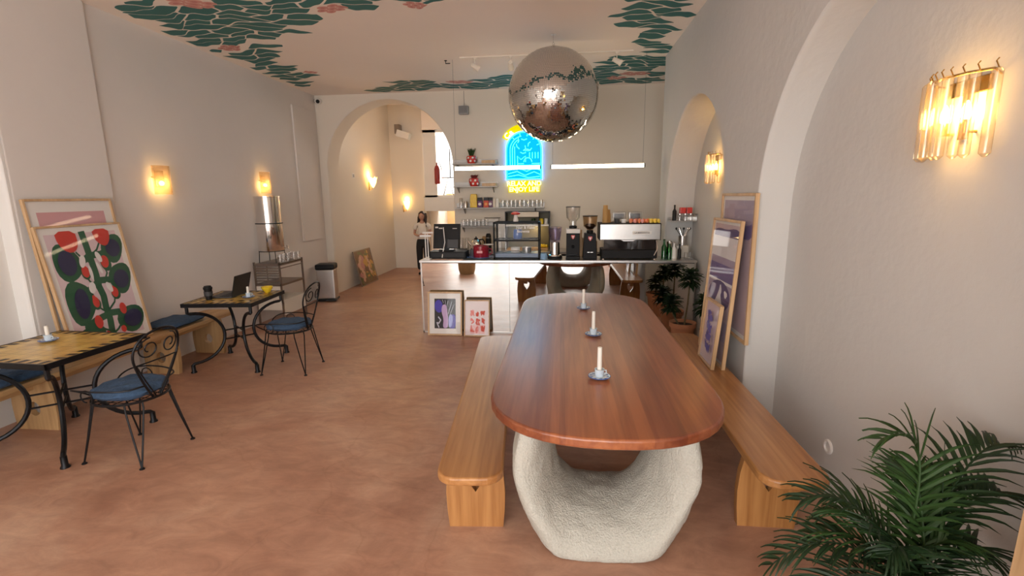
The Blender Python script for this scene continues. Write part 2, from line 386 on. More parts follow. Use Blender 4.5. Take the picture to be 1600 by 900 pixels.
# corridor behind the arch
S(MB().box((-4.5, YB+.4, 0), (-4.30, 12.3, 4.4)).build('wall_corridor_left', m_cream))
S(MB().box((-1.93, YB+.45, 0), (-1.8, 14.5, 4.4)).build('wall_corridor_right', m_cream))
S(MB().box((-4.5, YB+.44, 4.05), (-1.8, 15, 4.15)).build('ceiling_corridor', m_ceil))
S(MB().box((-4.5, YB+.45, 3.62), (-1.8, YB+.5, 4.1)).build('wall_corridor_head', m_cream))
S(MB().box((-4.5, 12.26, 0), (-3.42, 12.5, 4.1)).build('wall_far', m_cream))
S(MB().box((-3.42, 12.1, 3.42), (-1.8, 12.4, 4.08), .01).build('trim_1', m_ceil))
S(MB().box((-3.42, 12.05, 1.46), (-1.8, 13.4, 1.80), .01).build('slab_mezzanine', m_white))
S(MB().box((-3.5, 12.5, 0), (-3.4, 15, 4.1)).build('wall_stair_left', m_white))
S(MB().box((-3.5, 14.4, 0), (-1.8, 14.5, 1.9)).build('wall_stair_far', mat('warm_ochre_plaster', (.75, .52, .26), .8)))
wf = MB()
for x0, x1 in ((-3.42, -3.10), (-2.0, -1.93)): wf.box((x0, 12.16, 1.80), (x1, 12.24, 3.42))
wf.box((-3.42, 12.16, 3.36), (-1.93, 12.24, 3.42)).box((-3.42, 12.16, 1.80), (-1.93, 12.24, 1.85))
wo = S(wf.build('window_2', m_white))
MB().box((-3.12, 12.19, 1.85), (-2.0, 12.2, 3.36)).build('pane', m_glass, wo)
g = MB()
g.tube([(-3.1, 12.35, 2.28), (-1.95, 12.35, 2.28)], .012)
for i in range(4):
    x = -3.0+i*.28
    g.tube([(x, 12.35, 1.8), (x+.14, 12.35, 2.28), (x+.28, 12.35, 1.8)], .012)
g.tube([(-2.80, 12.35, 2.28), (-2.80, 12.35, 2.98), (-2.5, 12.35, 2.92)], .014)
tag(g.build('stair_railing', m_iron), 'thin black metal railing behind the upper stair window', 'railing')
e = MB().lathe([(.0, 0), (.06, .0), (.07, .02), (.07, .36), (.05, .42), (.02, .45), (.02, .5)], n=16)
ex = thing('fire_extinguisher', 'red fire extinguisher hanging beside the upper stair window', 'fire extinguisher', (-3.05, 12.02, 2.12))
e.build('tank', mat('dark_red_paint', (.28, .02, .02), .4), ex); MB().tube([(0, 0, .5), (.06, 0, .52), (.1, 0, .4), (.09, 0, .2)], .012).build('hose', m_black, ex)
MB().box((-.03, .0, .1), (.03, .16, .13)).build('bracket', m_steel, ex)

# painted mural on the ceiling: leaf cells and pink flowers, wreathing the room
def inside(p, poly):
    x, y = p; c = False; n = len(poly)
    for i in range(n):
        (x0, y0), (x1, y1) = poly[i], poly[(i+1) % n]
        if (y0 > y) != (y1 > y) and x < (x1-x0)*(y-y0)/(y1-y0)+x0: c = not c
    return c
LEFTP = [(-4.30,4.55),(-4.30,7.95),(-4.1,8.1),(-3.8,7.5),(-3.76,6.9),(-3.82,6.5),(-3.45,6.0),(-3.5,5.8),(-3.1,5.7),(-2.8,5.38),(-2.5,5.25),(-2.0,5.1),(-1.6,5.02),(-1.3,4.9),(.45,4.85),(.5,5.2),(.63,5.57),(.78,6.0),(1.05,6.6),(.95,6.95),(.6,7.4),(.3,7.7),(.0,8.4),(-.88,7.95),(-1.41,8.08),(-2.69,7.92),(-3.2,8.68),(1.27,8.74),(1.6,8.7),(1.3,6.9),(1.24,5.65),(1.26,4.55)]
FAR = [(-3.2,8.66),(-2.69,7.92),(-1.41,8.08),(-.88,7.95),(0,8.25),(.3,7.7),(.6,7.4),(.95,6.95),(1.05,6.6),(1.32,6.6),(1.6,8.72)]
NEAR = [(-4.30,4.55),(-4.30,7.95),(-4.1,8.1),(-3.8,7.5),(-3.76,6.9),(-3.82,6.5),(-3.45,6.0),(-3.5,5.8),(-3.1,5.7),(-2.8,5.38),(-2.5,5.25),(-2.0,5.1),(-1.6,5.02),(-1.3,4.9),(.45,4.85),(.5,5.2),(.63,5.57),(.78,6.0),(1.05,6.6),(1.3,6.6),(1.24,5.65),(1.26,4.55)]
FL = [(-3.49,4.72,.22),(-2.27,5.02,.17),(-4.0,5.95,.2),(-1.45,4.92,.14),(-1.62,8.15,.22),(1.08,8.08,.24),(.81,8.35,.2),(-3.62,7.3,.12)]
rnd = random.Random(5)
SXs, SYs = .46, .185
sites = []; tries = 0
while tries < 14000:      # scattered, never closer than an ellipse, so cells differ in size and shape
    tries += 1
    p = (rnd.uniform(-4.7, 1.9), rnd.uniform(4.3, 9.1)); k_ = rnd.uniform(.75, 1.5)
    if all(((p[0]-q[0])/(.30*k_))**2+((p[1]-q[1])/(.125*k_))**2 > 1 for q in sites): sites.append(p)
def cell(i):
    cx, cy = sites[i]; k = SXs/SYs
    poly = [(cx-1, (cy*k)-1), (cx+1, cy*k-1), (cx+1, cy*k+1), (cx-1, cy*k+1)]
    for j, (sx_, sy_) in enumerate(sites):
        if j == i or abs(sx_-cx) > 1.4 or abs(sy_-cy) > .7: continue
        mx_, my_ = (sx_+cx)/2, (sy_+cy)*k/2; nx, ny = sx_-cx, (sy_-cy)*k
        out = []
        for q in range(len(poly)):
            a, b_ = poly[q], poly[(q+1) % len(poly)]
            da = (a[0]-mx_)*nx+(a[1]-my_)*ny; db = (b_[0]-mx_)*nx+(b_[1]-my_)*ny
            if da <= 0: out.append(a)
            if (da < 0) != (db < 0) and abs(da-db) > 1e-12: t = da/(da-db); out.append((a[0]+(b_[0]-a[0])*t, a[1]+(b_[1]-a[1])*t))
        poly = out
        if len(poly) < 3: return None
    return [(px_, py_/k) for px_, py_ in poly]
mur = MB()
zc = CH-.0015
def warp(x, y): return (x+.05*sin(9*y+3*x), y+.06*sin(4.4*x+1.3)+.028*sin(12*x+5*y)+.012*sin(29*x+11*y))
for i, (sx_, sy_) in enumerate(sites):
    if not (inside((sx_, sy_), NEAR) or inside((sx_, sy_), FAR)): continue
    if any(math.hypot(sx_-a, (sy_-b_)*1.6) < r_*1.15 for a, b_, r_ in FL): continue
    c = cell(i)
    if not c: continue
    # shrink by a constant grout width
    gx, gy = sum(p[0] for p in c)/len(c), sum(p[1] for p in c)/len(c)
    q = []
    for (px_, py_) in c:
        d = math.hypot(px_-gx, py_-gy); q.append((gx+(px_-gx)*max(.3, 1-.016/d), gy+(py_-gy)*max(.3, 1-.016/d)))
    n_ = len(q); dense = []
    for a in range(n_):
        p0, p1 = q[a], q[(a+1) % n_]
        for t in (0, .25, .5, .75): dense.append((p0[0]*(1-t)+p1[0]*t, p0[1]*(1-t)+p1[1]*t))
    q = chaikin(dense, 1)
    q = [warp(*p) for p in q]
    if min(p[0] for p in q) < -4.42 or max(p[0] for p in q) > 1.9 or max(p[1] for p in q) > 8.80: 
        q = [(max(-4.36, p[0]), min(8.78, p[1])) for p in q]
    mur.flat(q, zc)
for (a, b_, r_) in FL:
    for k in range(7):
        t = 2*pi*k/6; rr_ = r_*.6 if k < 6 else 0
        cx, cy = a+rr_*cos(t), b_+rr_*sin(t)*.62
        mur.cur = 1; mur.flat([warp(cx+r_*.30*cos(s), cy+r_*.20*sin(s)) for s in [2*pi*i/12 for i in range(12)]], zc-.001-.0002*k)
        mur.cur = 2; mur.flat([warp(cx+r_*.12*cos(s), cy+r_*.08*sin(s)) for s in [2*pi*i/8 for i in range(8)]], zc-.003)
mo = mur.build('ceiling_mural', [m_teal, m_pink, m_pinkd], fix=False); S(mo)

# flat wall panel at the far end of the left wall, wall sockets
S(MB().box((XL, 8.0, 1.08), (XL+.03, 8.72, 3.33), .004).build('trim_2', m_wall))
so = thing('wall_socket', 'round white wall socket low on the right wall', 'socket', (1.6, 2.87, .30), rot=(0, 0, R(-90)))
MB().lathe([(.045, 0), (.045, .006), (.038, .012), (.030, .012), (.028, .003), (.001, .003)], n=28).xf(Matrix.Rotation(R(90), 4, 'X')).build('faceplate', m_white, so)

# ------------------------------------------------------------------ long dining table
tb = thing('dining_table', 'long oval red mahogany table on white rough plaster bases', 'table', (.22, 3.53, 0))
def oval(hw, y0, y1, ry, n=20, ex=2.35):
    p = []
    for i in range(n+1):
        t = pi*i/n; c, s = cos(t), sin(t)
        p.append((hw*math.copysign(abs(c)**(2/ex), c), y1-ry+ry*abs(s)**(2/ex)))
    for i in range(n+1):
        t = pi+pi*i/n; c, s = cos(t), sin(t)
        p.append((hw*math.copysign(abs(c)**(2/ex), c), y0+ry-ry*abs(s)**(2/ex)))
    return p
MB().prism(oval(.59, -1.60, 1.60, .56), .735, .785, 'XY').build('tabletop', m_table, tb, bevel=.012)
def plaster_base(cy, seed):
    """horseshoe-shaped block of rough plaster: U opening above, narrower foot below"""
    b = MB()
    outer = [(-.42,.735),(-.455,.60),(-.475,.45),(-.465,.32),(-.44,.20),(-.405,.10),(-.36,.0),(-.12,-.0),(.12,-.0),(.36,.0),(.405,.10),(.44,.20),(.465,.32),(.475,.45),(.455,.60),(.42,.735)]
    inner = [(-.255,.735),(-.255,.60),(-.25,.47),(-.235,.37),(-.20,.28),(-.13,.225),(-.075,.21),(-.025,.205),(.025,.205),(.075,.21),(.13,.225),(.20,.28),(.235,.37),(.25,.47),(.255,.60),(.255,.735)]
    m = len(outer); K = 7
    D = .34; prof = [(D*sin(R(t)), 1-cos(R(t))) for t in (-84, -68, -50, -28, 0, 28, 50, 68, 84)]
    vs = []
    for (d, pn) in prof:
        for (o, i_) in zip(outer, inner):
            ox, oz = o; ix, iz = i_
            low = max(0, 1-oz/.45)
            k = pn*(.80 if oz < .5 else .62)
            o2 = (ox*(1-.36*pn*low-.05*pn), oz)
            i2 = (ix+(o2[0]-ix)*k, iz+(o2[1]-iz)*k)
            vs.append((o2[0], d, o2[1])); vs.append(((o2[0]+i2[0])/2, d*1.03, (o2[1]+i2[1])/2)); vs.append((i2[0], d, i2[1]))
    W = 3*m; fs = []
    for r_ in range(len(prof)-1):
        for i in range(m-1):
            a = r_*W+i*3; c = (r_+1)*W+i*3
            fs.append((a, a+3, c+3, c)); fs.append((a+2, c+2, c+5, a+5))
        a = r_*W; c = (r_+1)*W; fs += [(a, c, c+1, a+1), (a+1, c+1, c+2, a+2)]
        a += (m-1)*3; c += (m-1)*3; fs += [(a, a+1, c+1, c), (a+1, a+2, c+2, c+1)]
    for r_ in (0, len(prof)-1):
        for i in range(m-1):
            a = r_*W+i*3; f = [(a, a+1, a+4, a+3), (a+1, a+2, a+5, a+4)]
            fs += f if r_ else [x[::-1] for x in f]
    b.mesh(vs, fs, True)
    o = b.build('base', m_plaster, tb, loc=(0, cy, 0))
    s = o.modifiers.new('sub', 'SUBSURF'); s.levels = 4; s.render_levels = 4
    tx = bpy.data.textures.new('lump', 'CLOUDS'); tx.noise_scale = .16
    d = o.modifiers.new('lumps', 'DISPLACE'); d.texture = tx; d.strength = .022; d.mid_level = .5; d.texture_coords = 'LOCAL'
    tx2 = bpy.data.textures.new('grit', 'CLOUDS'); tx2.noise_scale = .012
    d = o.modifiers.new('grit', 'DISPLACE'); d.texture = tx2; d.strength = .004; d.mid_level = .5
    return o
plaster_base(-1.03, 1); plaster_base(1.05, 2)

# ------------------------------------------------------------------ benches at the long table
def slab_bench(name, label, loc, rz, L_, hw, legs, mt, ml, group, hole='heart', z=.47, th=.045):
    b = thing(name, label, 'bench', loc, rz, group)
    MB().prism(rrect(-hw, -L_/2, hw, L_/2, min(.11, hw*.6), 6), z-th, z, 'XY').build('seat', mt, b, bevel=.012)
    MB().box((-.028, -L_/2+.17, z-th-.085), (.028, L_/2-.17, z-th), .006).build('stretcher', mt, b)
    for ly in legs:
        h = z-th; w = hw
        left = [(-w*.90, 0), (-w*.96, h*.25), (-w*.98, h*.5), (-w*.93, h*.75), (-w*.80, h)]
        p = [(x, zz) for x, zz in left]+[(-x, zz) for x, zz in left[::-1]]
        o = MB()
        if hole == 'heart': hp = [(0, h*.50), (-.045, h*.66), (-.052, h*.78), (-.035, h*.84), (-.012, h*.82), (0, h*.78), (.012, h*.82), (.035, h*.84), (.052, h*.78), (.045, h*.66)]
        else: hp = [(.052*cos(t), h*.42+.06*sin(t)) for t in [2*pi*i/14 for i in range(14)]]
        # plate with a cut-out: bridge outer and hole loops in two halves
        d0, d1 = ly-.022, ly+.022
        xm = 0
        top = hp[[i for i, q in enumerate(hp) if abs(q[0]) < 1e-6][-1]] if hole == 'heart' else None
        n = len(hp)
        it = max(range(n), key=lambda i: hp[i][1]-abs(hp[i][0])*3); ib = min(range(n), key=lambda i: hp[i][1]+abs(hp[i][0])*.5)
        def chain(i, j, st):
            r = [hp[i]]
            while i != j: i = (i+st) % n; r.append(hp[i])
            return r
        c1, c2 = chain(it, ib, 1), chain(it, ib, -1)
        if sum(q[0] for q in c1) > sum(q[0] for q in c2): c1, c2 = c2, c1   # c1 left chain top->bottom
        L1 = [(0, h)]+c1+[(0, 0)]+left
        R1 = [(0, h)]+c2+[(0, 0)]+[(-x, zz) for x, zz in left]
        for half in (L1, R1): o.prism(half, d0, d1, 'XZ')
        me = o
        ob = me.build('leg', ml, b, fix=True)
        # drop the internal seam walls
        bm = bmesh.new(); bm.from_mesh(ob.data)
        kill = [f for f in bm.faces if all(abs(v.co.x) < 1e-5 for v in f.verts)]
        bmesh.ops.delete(bm, geom=kill, context='FACES'); bm.to_mesh(ob.data); bm.free()
    return b
slab_bench('long_bench', 'golden wooden bench on the left of the long table', (-.53, 3.32, 0), R(4.2), 2.45, .165, (-.92, .92), m_bench, m_benchZ, 'benches along the long table')
slab_bench('long_bench', 'golden wooden bench on the right of the long table, pictures on it', (1.125, 3.46, 0), R(-.3), 2.55, .165, (-.93, .93), m_bench, m_benchZ, 'benches along the long table')
slab_bench('wall_bench', 'pale pine bench along the left wall with blue seat pads', (-4.19, 3.55, 0), 0, 3.9, .20, (-1.3, -.28, .98, 1.68), m_pbench, m_pbenchZ, None, hole='round')

# ------------------------------------------------------------------ seat pads
def pad(name, label, loc, rz, w, d, h, round_=False, group='blue denim seat pads', parent=None):
    b = MB(); n = 16; vs = []; rnd = random.Random(int(loc[0]*91+loc[1]*37))
    def base(u, v):
        if round_:
            # square to disc
            x = u*math.sqrt(1-v*v/2); y = v*math.sqrt(1-u*u/2); return x*w/2, y*d/2
        k = 1-.06*(u*u*v*v); return u*w/2*k, v*d/2*k
    for side in (1, -1):
        for i in range(n+1):
            for j in range(n+1):
                u, v = -1+2*i/n, -1+2*j/n
                e = max(0, 1-max(abs(u), abs(v))**3.2)
                tuft = min(math.hypot(u-a, v-c) for a in (-.45, .45) for c in (-.45, .45))
                z = h/2+side*(h/2)*(e**.5)*(1-.50*math.exp(-(tuft/.13)**2))*(1+.10*sin(u*8+v*3+loc[1])*cos(v*9-u*2)) + (side > 0)*.004*sin(u*9+loc[1]*3)*cos(v*7)
                x, y = base(u, v); vs.append((x+rnd.uniform(-.003, .003), y+rnd.uniform(-.003, .003), max(0, z)))
    m = (n+1)*(n+1); fs = []
    for s_ in (0, 1):
        for i in range(n):
            for j in range(n):
                a = s_*m+i*(n+1)+j; q = (a, a+n+1, a+n+2, a+1); fs.append(q if s_ == 0 else q[::-1])
    b.mesh(vs, fs, True)
    o = b.build(name, m_denim, parent, fix=False)
    bm = bmesh.new(); bm.from_mesh(o.data); bmesh.ops.remove_doubles(bm, verts=bm.verts, dist=.0075*.2); bm.to_mesh(o.data); bm.free()
    o.location = loc; o.rotation_euler = (0, 0, rz)
    return tag(o, label, 'cushion', group)
pad('seat_pad', 'square blue denim pad lying on the wall bench beyond the picture frames', (-4.20, 4.76, .471), R(4), .40, .52, .07)
pad('seat_pad', 'blue denim pad on the wall bench under the nearer tiled table', (-4.19, 3.04, .471), R(-3), .42, .50, .07)

# ------------------------------------------------------------------ tiled iron tables
m_tile = bpy.data.materials.new('golden_glazed_tile'); m_tile.use_nodes = True; N, L = nt(m_tile); bs = N['Principled BSDF']
tc = N.new('ShaderNodeTexCoord'); nz = N.new('ShaderNodeTexNoise'); nz.inputs['Scale'].default_value = 5; nz.inputs['Detail'].default_value = 6
rp = N.new('ShaderNodeValToRGB'); e = rp.color_ramp.elements; e[0].position = .35; e[0].color = (.52, .28, .035, 1); e[1].position = .65; e[1].color = (.80, .56, .14, 1)
bk = N.new('ShaderNodeTexBrick'); bk.offset = 0; bk.inputs['Scale'].default_value = 1; bk.inputs['Brick Width'].default_value = .1; bk.inputs['Row Height'].default_value = .1
bk.inputs['Mortar Size'].default_value = .0022; bk.inputs['Color1'].default_value = bk.inputs['Color2'].default_value = (1, 1, 1, 1); bk.inputs['Mortar'].default_value = (.4, .33, .25, 1)
mx = N.new('ShaderNodeMix'); mx.data_type = 'RGBA'; mx.blend_type = 'MULTIPLY'; mx.inputs[0].default_value = 1
L.new(tc.outputs['Object'], nz.inputs[0]); L.new(nz.outputs[0], rp.inputs[0]); L.new(tc.outputs['Object'], bk.inputs[0]); L.new(rp.outputs[0], mx.inputs[6]); L.new(bk.outputs[0], mx.inputs[7]); L.new(mx.outputs[2], bs.inputs['Base Color'])
bs.inputs['Roughness'].default_value = .3; bs.inputs['Coat Weight'].default_value = .1
m_inlay = mat('dark_brown_inlay_tile', (.03, .02, .015), .4, spec=.3)
def tile_table(label, loc, rz, w=.74, d=.74, pattern=0):
    t = thing('tiled_table', label, 'table', loc, rz, 'tiled cafe tables')
    x, y = w/2, d/2
    MB().box((-x+.012, -y+.012, .728), (x-.012, y-.012, .750)).build('tile_top', m_tile, t)
    il = MB(); z = .7512
    k = 9
    for i in range(k):
        u = -x+.06+i*(w-.12)/(k-1)
        for s in (-1, 1): il.flat([(u-.020+.006*s, s*(y-.022)), (u+.020+.006*s, s*(y-.022)), (u+.020-.006*s, s*(y-.085)), (u-.020-.006*s, s*(y-.085))], z)
    for i in range(1, k-1):
        u = -y+.06+i*(d-.12)/(k-1)
        for s in (-1, 1): il.flat([(s*(x-.022), u-.020+.006*s), (s*(x-.022), u+.020+.006*s), (s*(x-.085), u+.020-.006*s), (s*(x-.085), u-.020-.006*s)], z)
    if pattern:
        for i in range(3):
            for j in range(3):
                cx, cy = -.2+.2*i, -.2+.2*j
                il.flat([(cx-.07, cy-.02), (cx, cy-.05), (cx+.02, cy), (cx-.03, cy+.03)], z); il.flat([(cx+.03, cy+.02), (cx+.08, cy-.01), (cx+.07, cy+.06)], z)
    il.build('inlay', m_inlay, t, fix=False)
    fr = MB()
    for a, b_ in (((-x, -y, .712), (x, -y+.014, .752)), ((-x, y-.014, .712), (x, y, .752)), ((-x, -y, .712), (-x+.014, y, .752)), ((x-.014, -y, .712), (x, y, .752))): fr.box(a, b_)
    fr.box((-x+.01, -y+.01, .712), (x-.01, y-.01, .728)); fr.build('frame', m_iron, t)
    rc = math.hypot(x, y)-.055
    for k in range(4):
        a = math.atan2(y, x)+0 if k == 0 else (pi-math.atan2(y, x) if k == 1 else (pi+math.atan2(y, x) if k == 2 else -math.atan2(y, x)))
        path = [(rc+.005, .712), (rc+.005, .645)]
        R0 = .315
        path += [(rc-.015-.30*sin(pi*i/18), .365+.27*cos(pi*i/18)) for i in range(0, 19)]
        path += [(rc+.0, .092), (rc+.012, .085), (rc+.014, .0)]
        pts = [(r_*cos(a), r_*sin(a), z_) for r_, z_ in path]
        lg = MB().tube(pts, .0165, 8); lg.lathe([(.030, 0), (.030, .006), (.021, .02), (.020, .085)], c=(pts[-1][0], pts[-1][1], 0), n=10)
        lg.build('leg', m_iron, t)
    st = MB(); ra = .115
    for z_ in (.30, .40):
        for a in (math.atan2(y, x), -math.atan2(y, x)):
            rr_ = rc-.015-.30*math.sqrt(max(0, 1-((z_-.365)/.27)**2))
            st.tube([(-rr_*cos(a), -rr_*sin(a), z_), (rr_*cos(a), rr_*sin(a), z_)], .008, 6)
    st.build('stretcher', m_iron, t)
    return t
tile_table('gold tiled iron table in front of the big framed plant print', (-3.76, 3.12, 0), R(-3), .82, .76)
tile_table('gold tiled iron table holding the open laptop', (-3.57, 4.92, 0), R(5), .74, .72, 1)

# ------------------------------------------------------------------ wrought iron chairs (back towards +X)
def iron_chair(label, loc, rz):
    c = thing('iron_chair', label, 'chair', loc, rz, 'curly iron cafe chairs')
    r = .230; zs = .445
    sb = MB().tube([(r*cos(a), r*.95*sin(a), zs) for a in [2*pi*i/32 for i in range(32)]], .009, 8, closed=True)
    for i in range(-3, 4):
        u = i*.055; h = math.sqrt(max(0, r*r-u*u)); sb.tube([(-h, u*.95, zs), (h, u*.95, zs)], .003, 5)
        sb.tube([(u, -h*.95, zs), (u, h*.95, zs)], .003, 5)
    sb.build('seat_frame', m_iron, c)
    for sx_ in (-1, 1):
        for sy_ in (-1, 1):
            foot = (sx_*.235, sy_*.215, .008); a0 = math.atan2(sy_*.9, sx_)
            lg = MB()
            for da in (-.22, .22):
                p = (r*cos(a0+da), r*.95*sin(a0+da), zs-.005)
                k = (p[0]*1.03, p[1]*1.03, zs-.045)
                lg.tube([p, k, ((k[0]+foot[0])/2, (k[1]+foot[1])/2, (k[2]+foot[2])/2-.01), foot], .006, 6)
            lg.lathe([(.017, 0), (.017, .005), (.008, .014)], c=(foot[0], foot[1], 0), n=10)
            lg.build('leg', m_iron, c)
    # back: an upright pointed loop with heart scrolls inside, leaning outwards
    def B(y_, z_): return (r*.92+.11*((z_-zs)/.47)+.0-.9*y_*y_, y_, z_)
    loop = [(.03, zs), (.09, zs+.10), (.155, zs+.24), (.185, zs+.34), (.165, zs+.43), (.10, zs+.485), (0, zs+.505)]
    lp = chaikin([B(*q) for q in loop]+[B(-q[0], q[1]) for q in loop[:-1][::-1]], 2, closed=False)
    bk = MB().tube(lp, .008, 8)
    bk.tube([B(-.172, zs+.27), B(-.08, zs+.275), B(.08, zs+.275), B(.172, zs+.27)], .005, 6)
    bk.build('backrest', m_iron, c)
    sc = MB()
    for s in (-1, 1):
        q = []
        for i in range(27):
            t = i/26; a = R(90-520*t); rr_ = .078*(1-.72*t)
            q.append((s*(.08+rr_*cos(a)), zs+.375+rr_*sin(a)))
        sc.tube([B(*p) for p in q], .005, 6)
        sc.tube([B(s*.155, zs+.27), B(s*.09, zs+.14), B(s*.012, zs+.01)], .005, 6)
    sc.build('scroll', m_iron, c)
    for s in (-1, 1):
        q = [B(s*.10, zs+.11), (r*.80, s*.20, zs+.105), (r*.2, s*.255, zs+.115), (-r*.6, s*.26, zs+.115), (-r*1.05, s*.22, zs+.10), (-r*1.18, s*.14, zs+.055), (-r*.95, s*.08, zs)]
        am = MB().tube(chaikin(q, 2, closed=False), .006, 6)
        q2 = []
        for i in range(17):
            t = i/16; a = R(-60+330*t); rr_ = .055*(1-.35*t); q2.append((-r*.45+rr_*cos(a), s*.228, zs+.06+rr_*sin(a)))
        am.tube(q2, .0045, 6)
        am.build('armrest', m_iron, c)
    return c
for lb, lc, rz, pl in (('black curly iron chair at the tiled table nearest the camera', (-3.06, 3.0, 0), R(-4), 'round blue denim pad on the nearer iron chair'),
                       ('black curly iron chair at the table with the laptop', (-2.88, 4.76, 0), R(3), 'round blue denim pad on the iron chair by the laptop table')):
    iron_chair(lb, lc, rz)
    pad('seat_pad', pl, (lc[0], lc[1], .455), rz, .455, .44, .085, True)

# ------------------------------------------------------------------ small things on the tables
def candle(loc, label, clabel, h=.135, rz=0, lean=0):
    t = thing('candle_holder', label, 'candle holder', loc, rz, 'blue and white candle holders')
    sa = MB().lathe([(.0, 0), (.030, 0), (.045, .006), (.062, .014), (.060, .017), (.042, .009), (.0, .008)], n=28).build('saucer', m_china, t)
    cu_ = MB().lathe([(.020, .009), (.024, .02), (.026, .045), (.029, .055), (.024, .055), (.021, .03), (.0, .028)], n=24).build('cup', m_china, t)
    b = MB()
    for i in range(10):
        a = 2*pi*i/10; b.flat([(.049*cos(a)+.010*cos(s), .049*sin(a)+.007*sin(s)) for s in [2*pi*j/7 for j in range(7)]], .0148)
    b.build('painted_dots', m_blue, sa, fix=False)
    MB().tube([(.061*cos(a), .061*sin(a), .0155) for a in [2*pi*i/28 for i in range(28)]], .0022, 6, closed=True).build('rim', m_blue, sa)
    MB().tube([(.026, 0, .045), (.042, 0, .042), (.044, 0, .028), (.027, 0, .020)], .004, 6).build('handle', m_china, cu_)
    c = thing('candle', clabel, 'candle', (loc[0], loc[1], loc[2]+.031), rz, 'white candles')
    MB().lathe([(.0, 0), (.0135, 0), (.0125, h), (.004, h+.004), (.0, h+.004)], n=16).build('wax', m_wax, c)
    MB().tube([(0, 0, h), (.001, 0, h+.012)], .0012, 5).build('wick', m_black, c)
TZ = .786
candle((.215, 2.64, TZ), 'blue and white saucer holder nearest the camera on the long table', 'tall white candle nearest the camera on the long table', .15, .4)
candle((.235, 3.50, TZ), 'blue and white saucer holder, middle of three on the long table', 'white candle, middle of the three on the long table', .15, 2)
candle((.20, 4.35, TZ), 'blue and white saucer holder at the far end of the long table', 'white candle at the far end of the long table', .15, 1)
candle((-3.91, 3.22, .7515), 'blue and white saucer holder on the tiled table by the plant print', 'short white candle on the tiled table by the plant print', .09, 0)
candle((-3.39, 4.88, .7515), 'blue and white saucer holder on the laptop table', 'short white candle standing beside the laptop', .09, 1)

lt = thing('laptop', 'open black laptop on the tiled table', 'laptop', (-3.70, 5.0, .752), R(-84))
kbb = MB().box((-.17, -.12, 0), (.17, .12, .016), .005).build('keyboard_base', m_dgrey, lt)
lid_ = MB().box((-.17, 0, 0), (.17, .008, .235), .003).xf(Matrix.Translation((0, .118, .012)) @ Matrix.Rotation(R(-14), 4, 'X')).build('lid', m_black, lt)
MB().box((-.155, -.003, .012), (.155, -.0005, .222)).xf(Matrix.Translation((0, .118, .012)) @ Matrix.Rotation(R(-14), 4, 'X')).build('screen', mat('dark_screen', (.02, .02, .03), .1), lid_)
kb = MB()
for i in range(12):
    for j in range(4): kb.box((-.145+i*.0245, -.02+j*.025, .016), (-.125+i*.0245, 0+j*.025, .019))
kb.build('keys', m_black, kbb)
cp = thing('travel_cup', 'black lidded travel cup on the corner of the laptop table', 'cup', (-3.76, 4.76, .752))
MB().lathe([(.0, 0), (.030, 0), (.040, .115), (.0, .115)], n=24).build('body', m_black, cp)
MB().lathe([(.042, .112), (.044, .118), (.044, .135), (.036, .140), (.034, .150), (.0, .152)], n=24).build('lid', m_blackm, cp)
MB().lathe([(.0375, .045), (.0405, .045), (.0425, .09), (.0395, .09)], n=24).build('sleeve', m_dgrey, cp)
bo = MB().lathe([(.0, 0), (.028, 0), (.030, .008), (.045, .025), (.060, .052), (.063, .068), (.058, .068), (.045, .032), (.0, .016)], n=28).build('bowl', m_yellow, loc=(-3.36, 5.18, .7515))
tag(bo, 'bright yellow bowl on the edge of the laptop table', 'bowl')

# ------------------------------------------------------------------ framed pictures
def smooth(p, k=2): return chaikin(p, k)
def blob(cx, cy, rx, ry, rot=0, n=20, w=0, ph=0):
    q = []
    for i in range(n):
        t = 2*pi*i/n; r_ = 1+w*sin(3*t+ph); x, y = rx*r_*cos(t), ry*r_*sin(t)
        q.append((cx+x*cos(R(rot))-y*sin(R(rot)), cy+x*sin(R(rot))+y*cos(R(rot))))
    return q
def stroke(pts, w, taper=False):
    """flat ribbon polygon pieces along a polyline"""
    out = []; n = len(pts)
    for i in range(n-1):
        (x0, y0), (x1, y1) = pts[i], pts[i+1]; d = math.hypot(x1-x0, y1-y0) or 1; nx, ny = -(y1-y0)/d, (x1-x0)/d
        a = w/2*(1-.7*i/n if taper else 1); b_ = w/2*(1-.7*(i+1)/n if taper else 1)
        out.append([(x0+nx*a, y0+ny*a), (x0-nx*a, y0-ny*a), (x1-nx*b_, y1-ny*b_), (x1+nx*b_, y1+ny*b_)])
        out.append(blob(x1, y1, b_, b_, n=8))
    return out
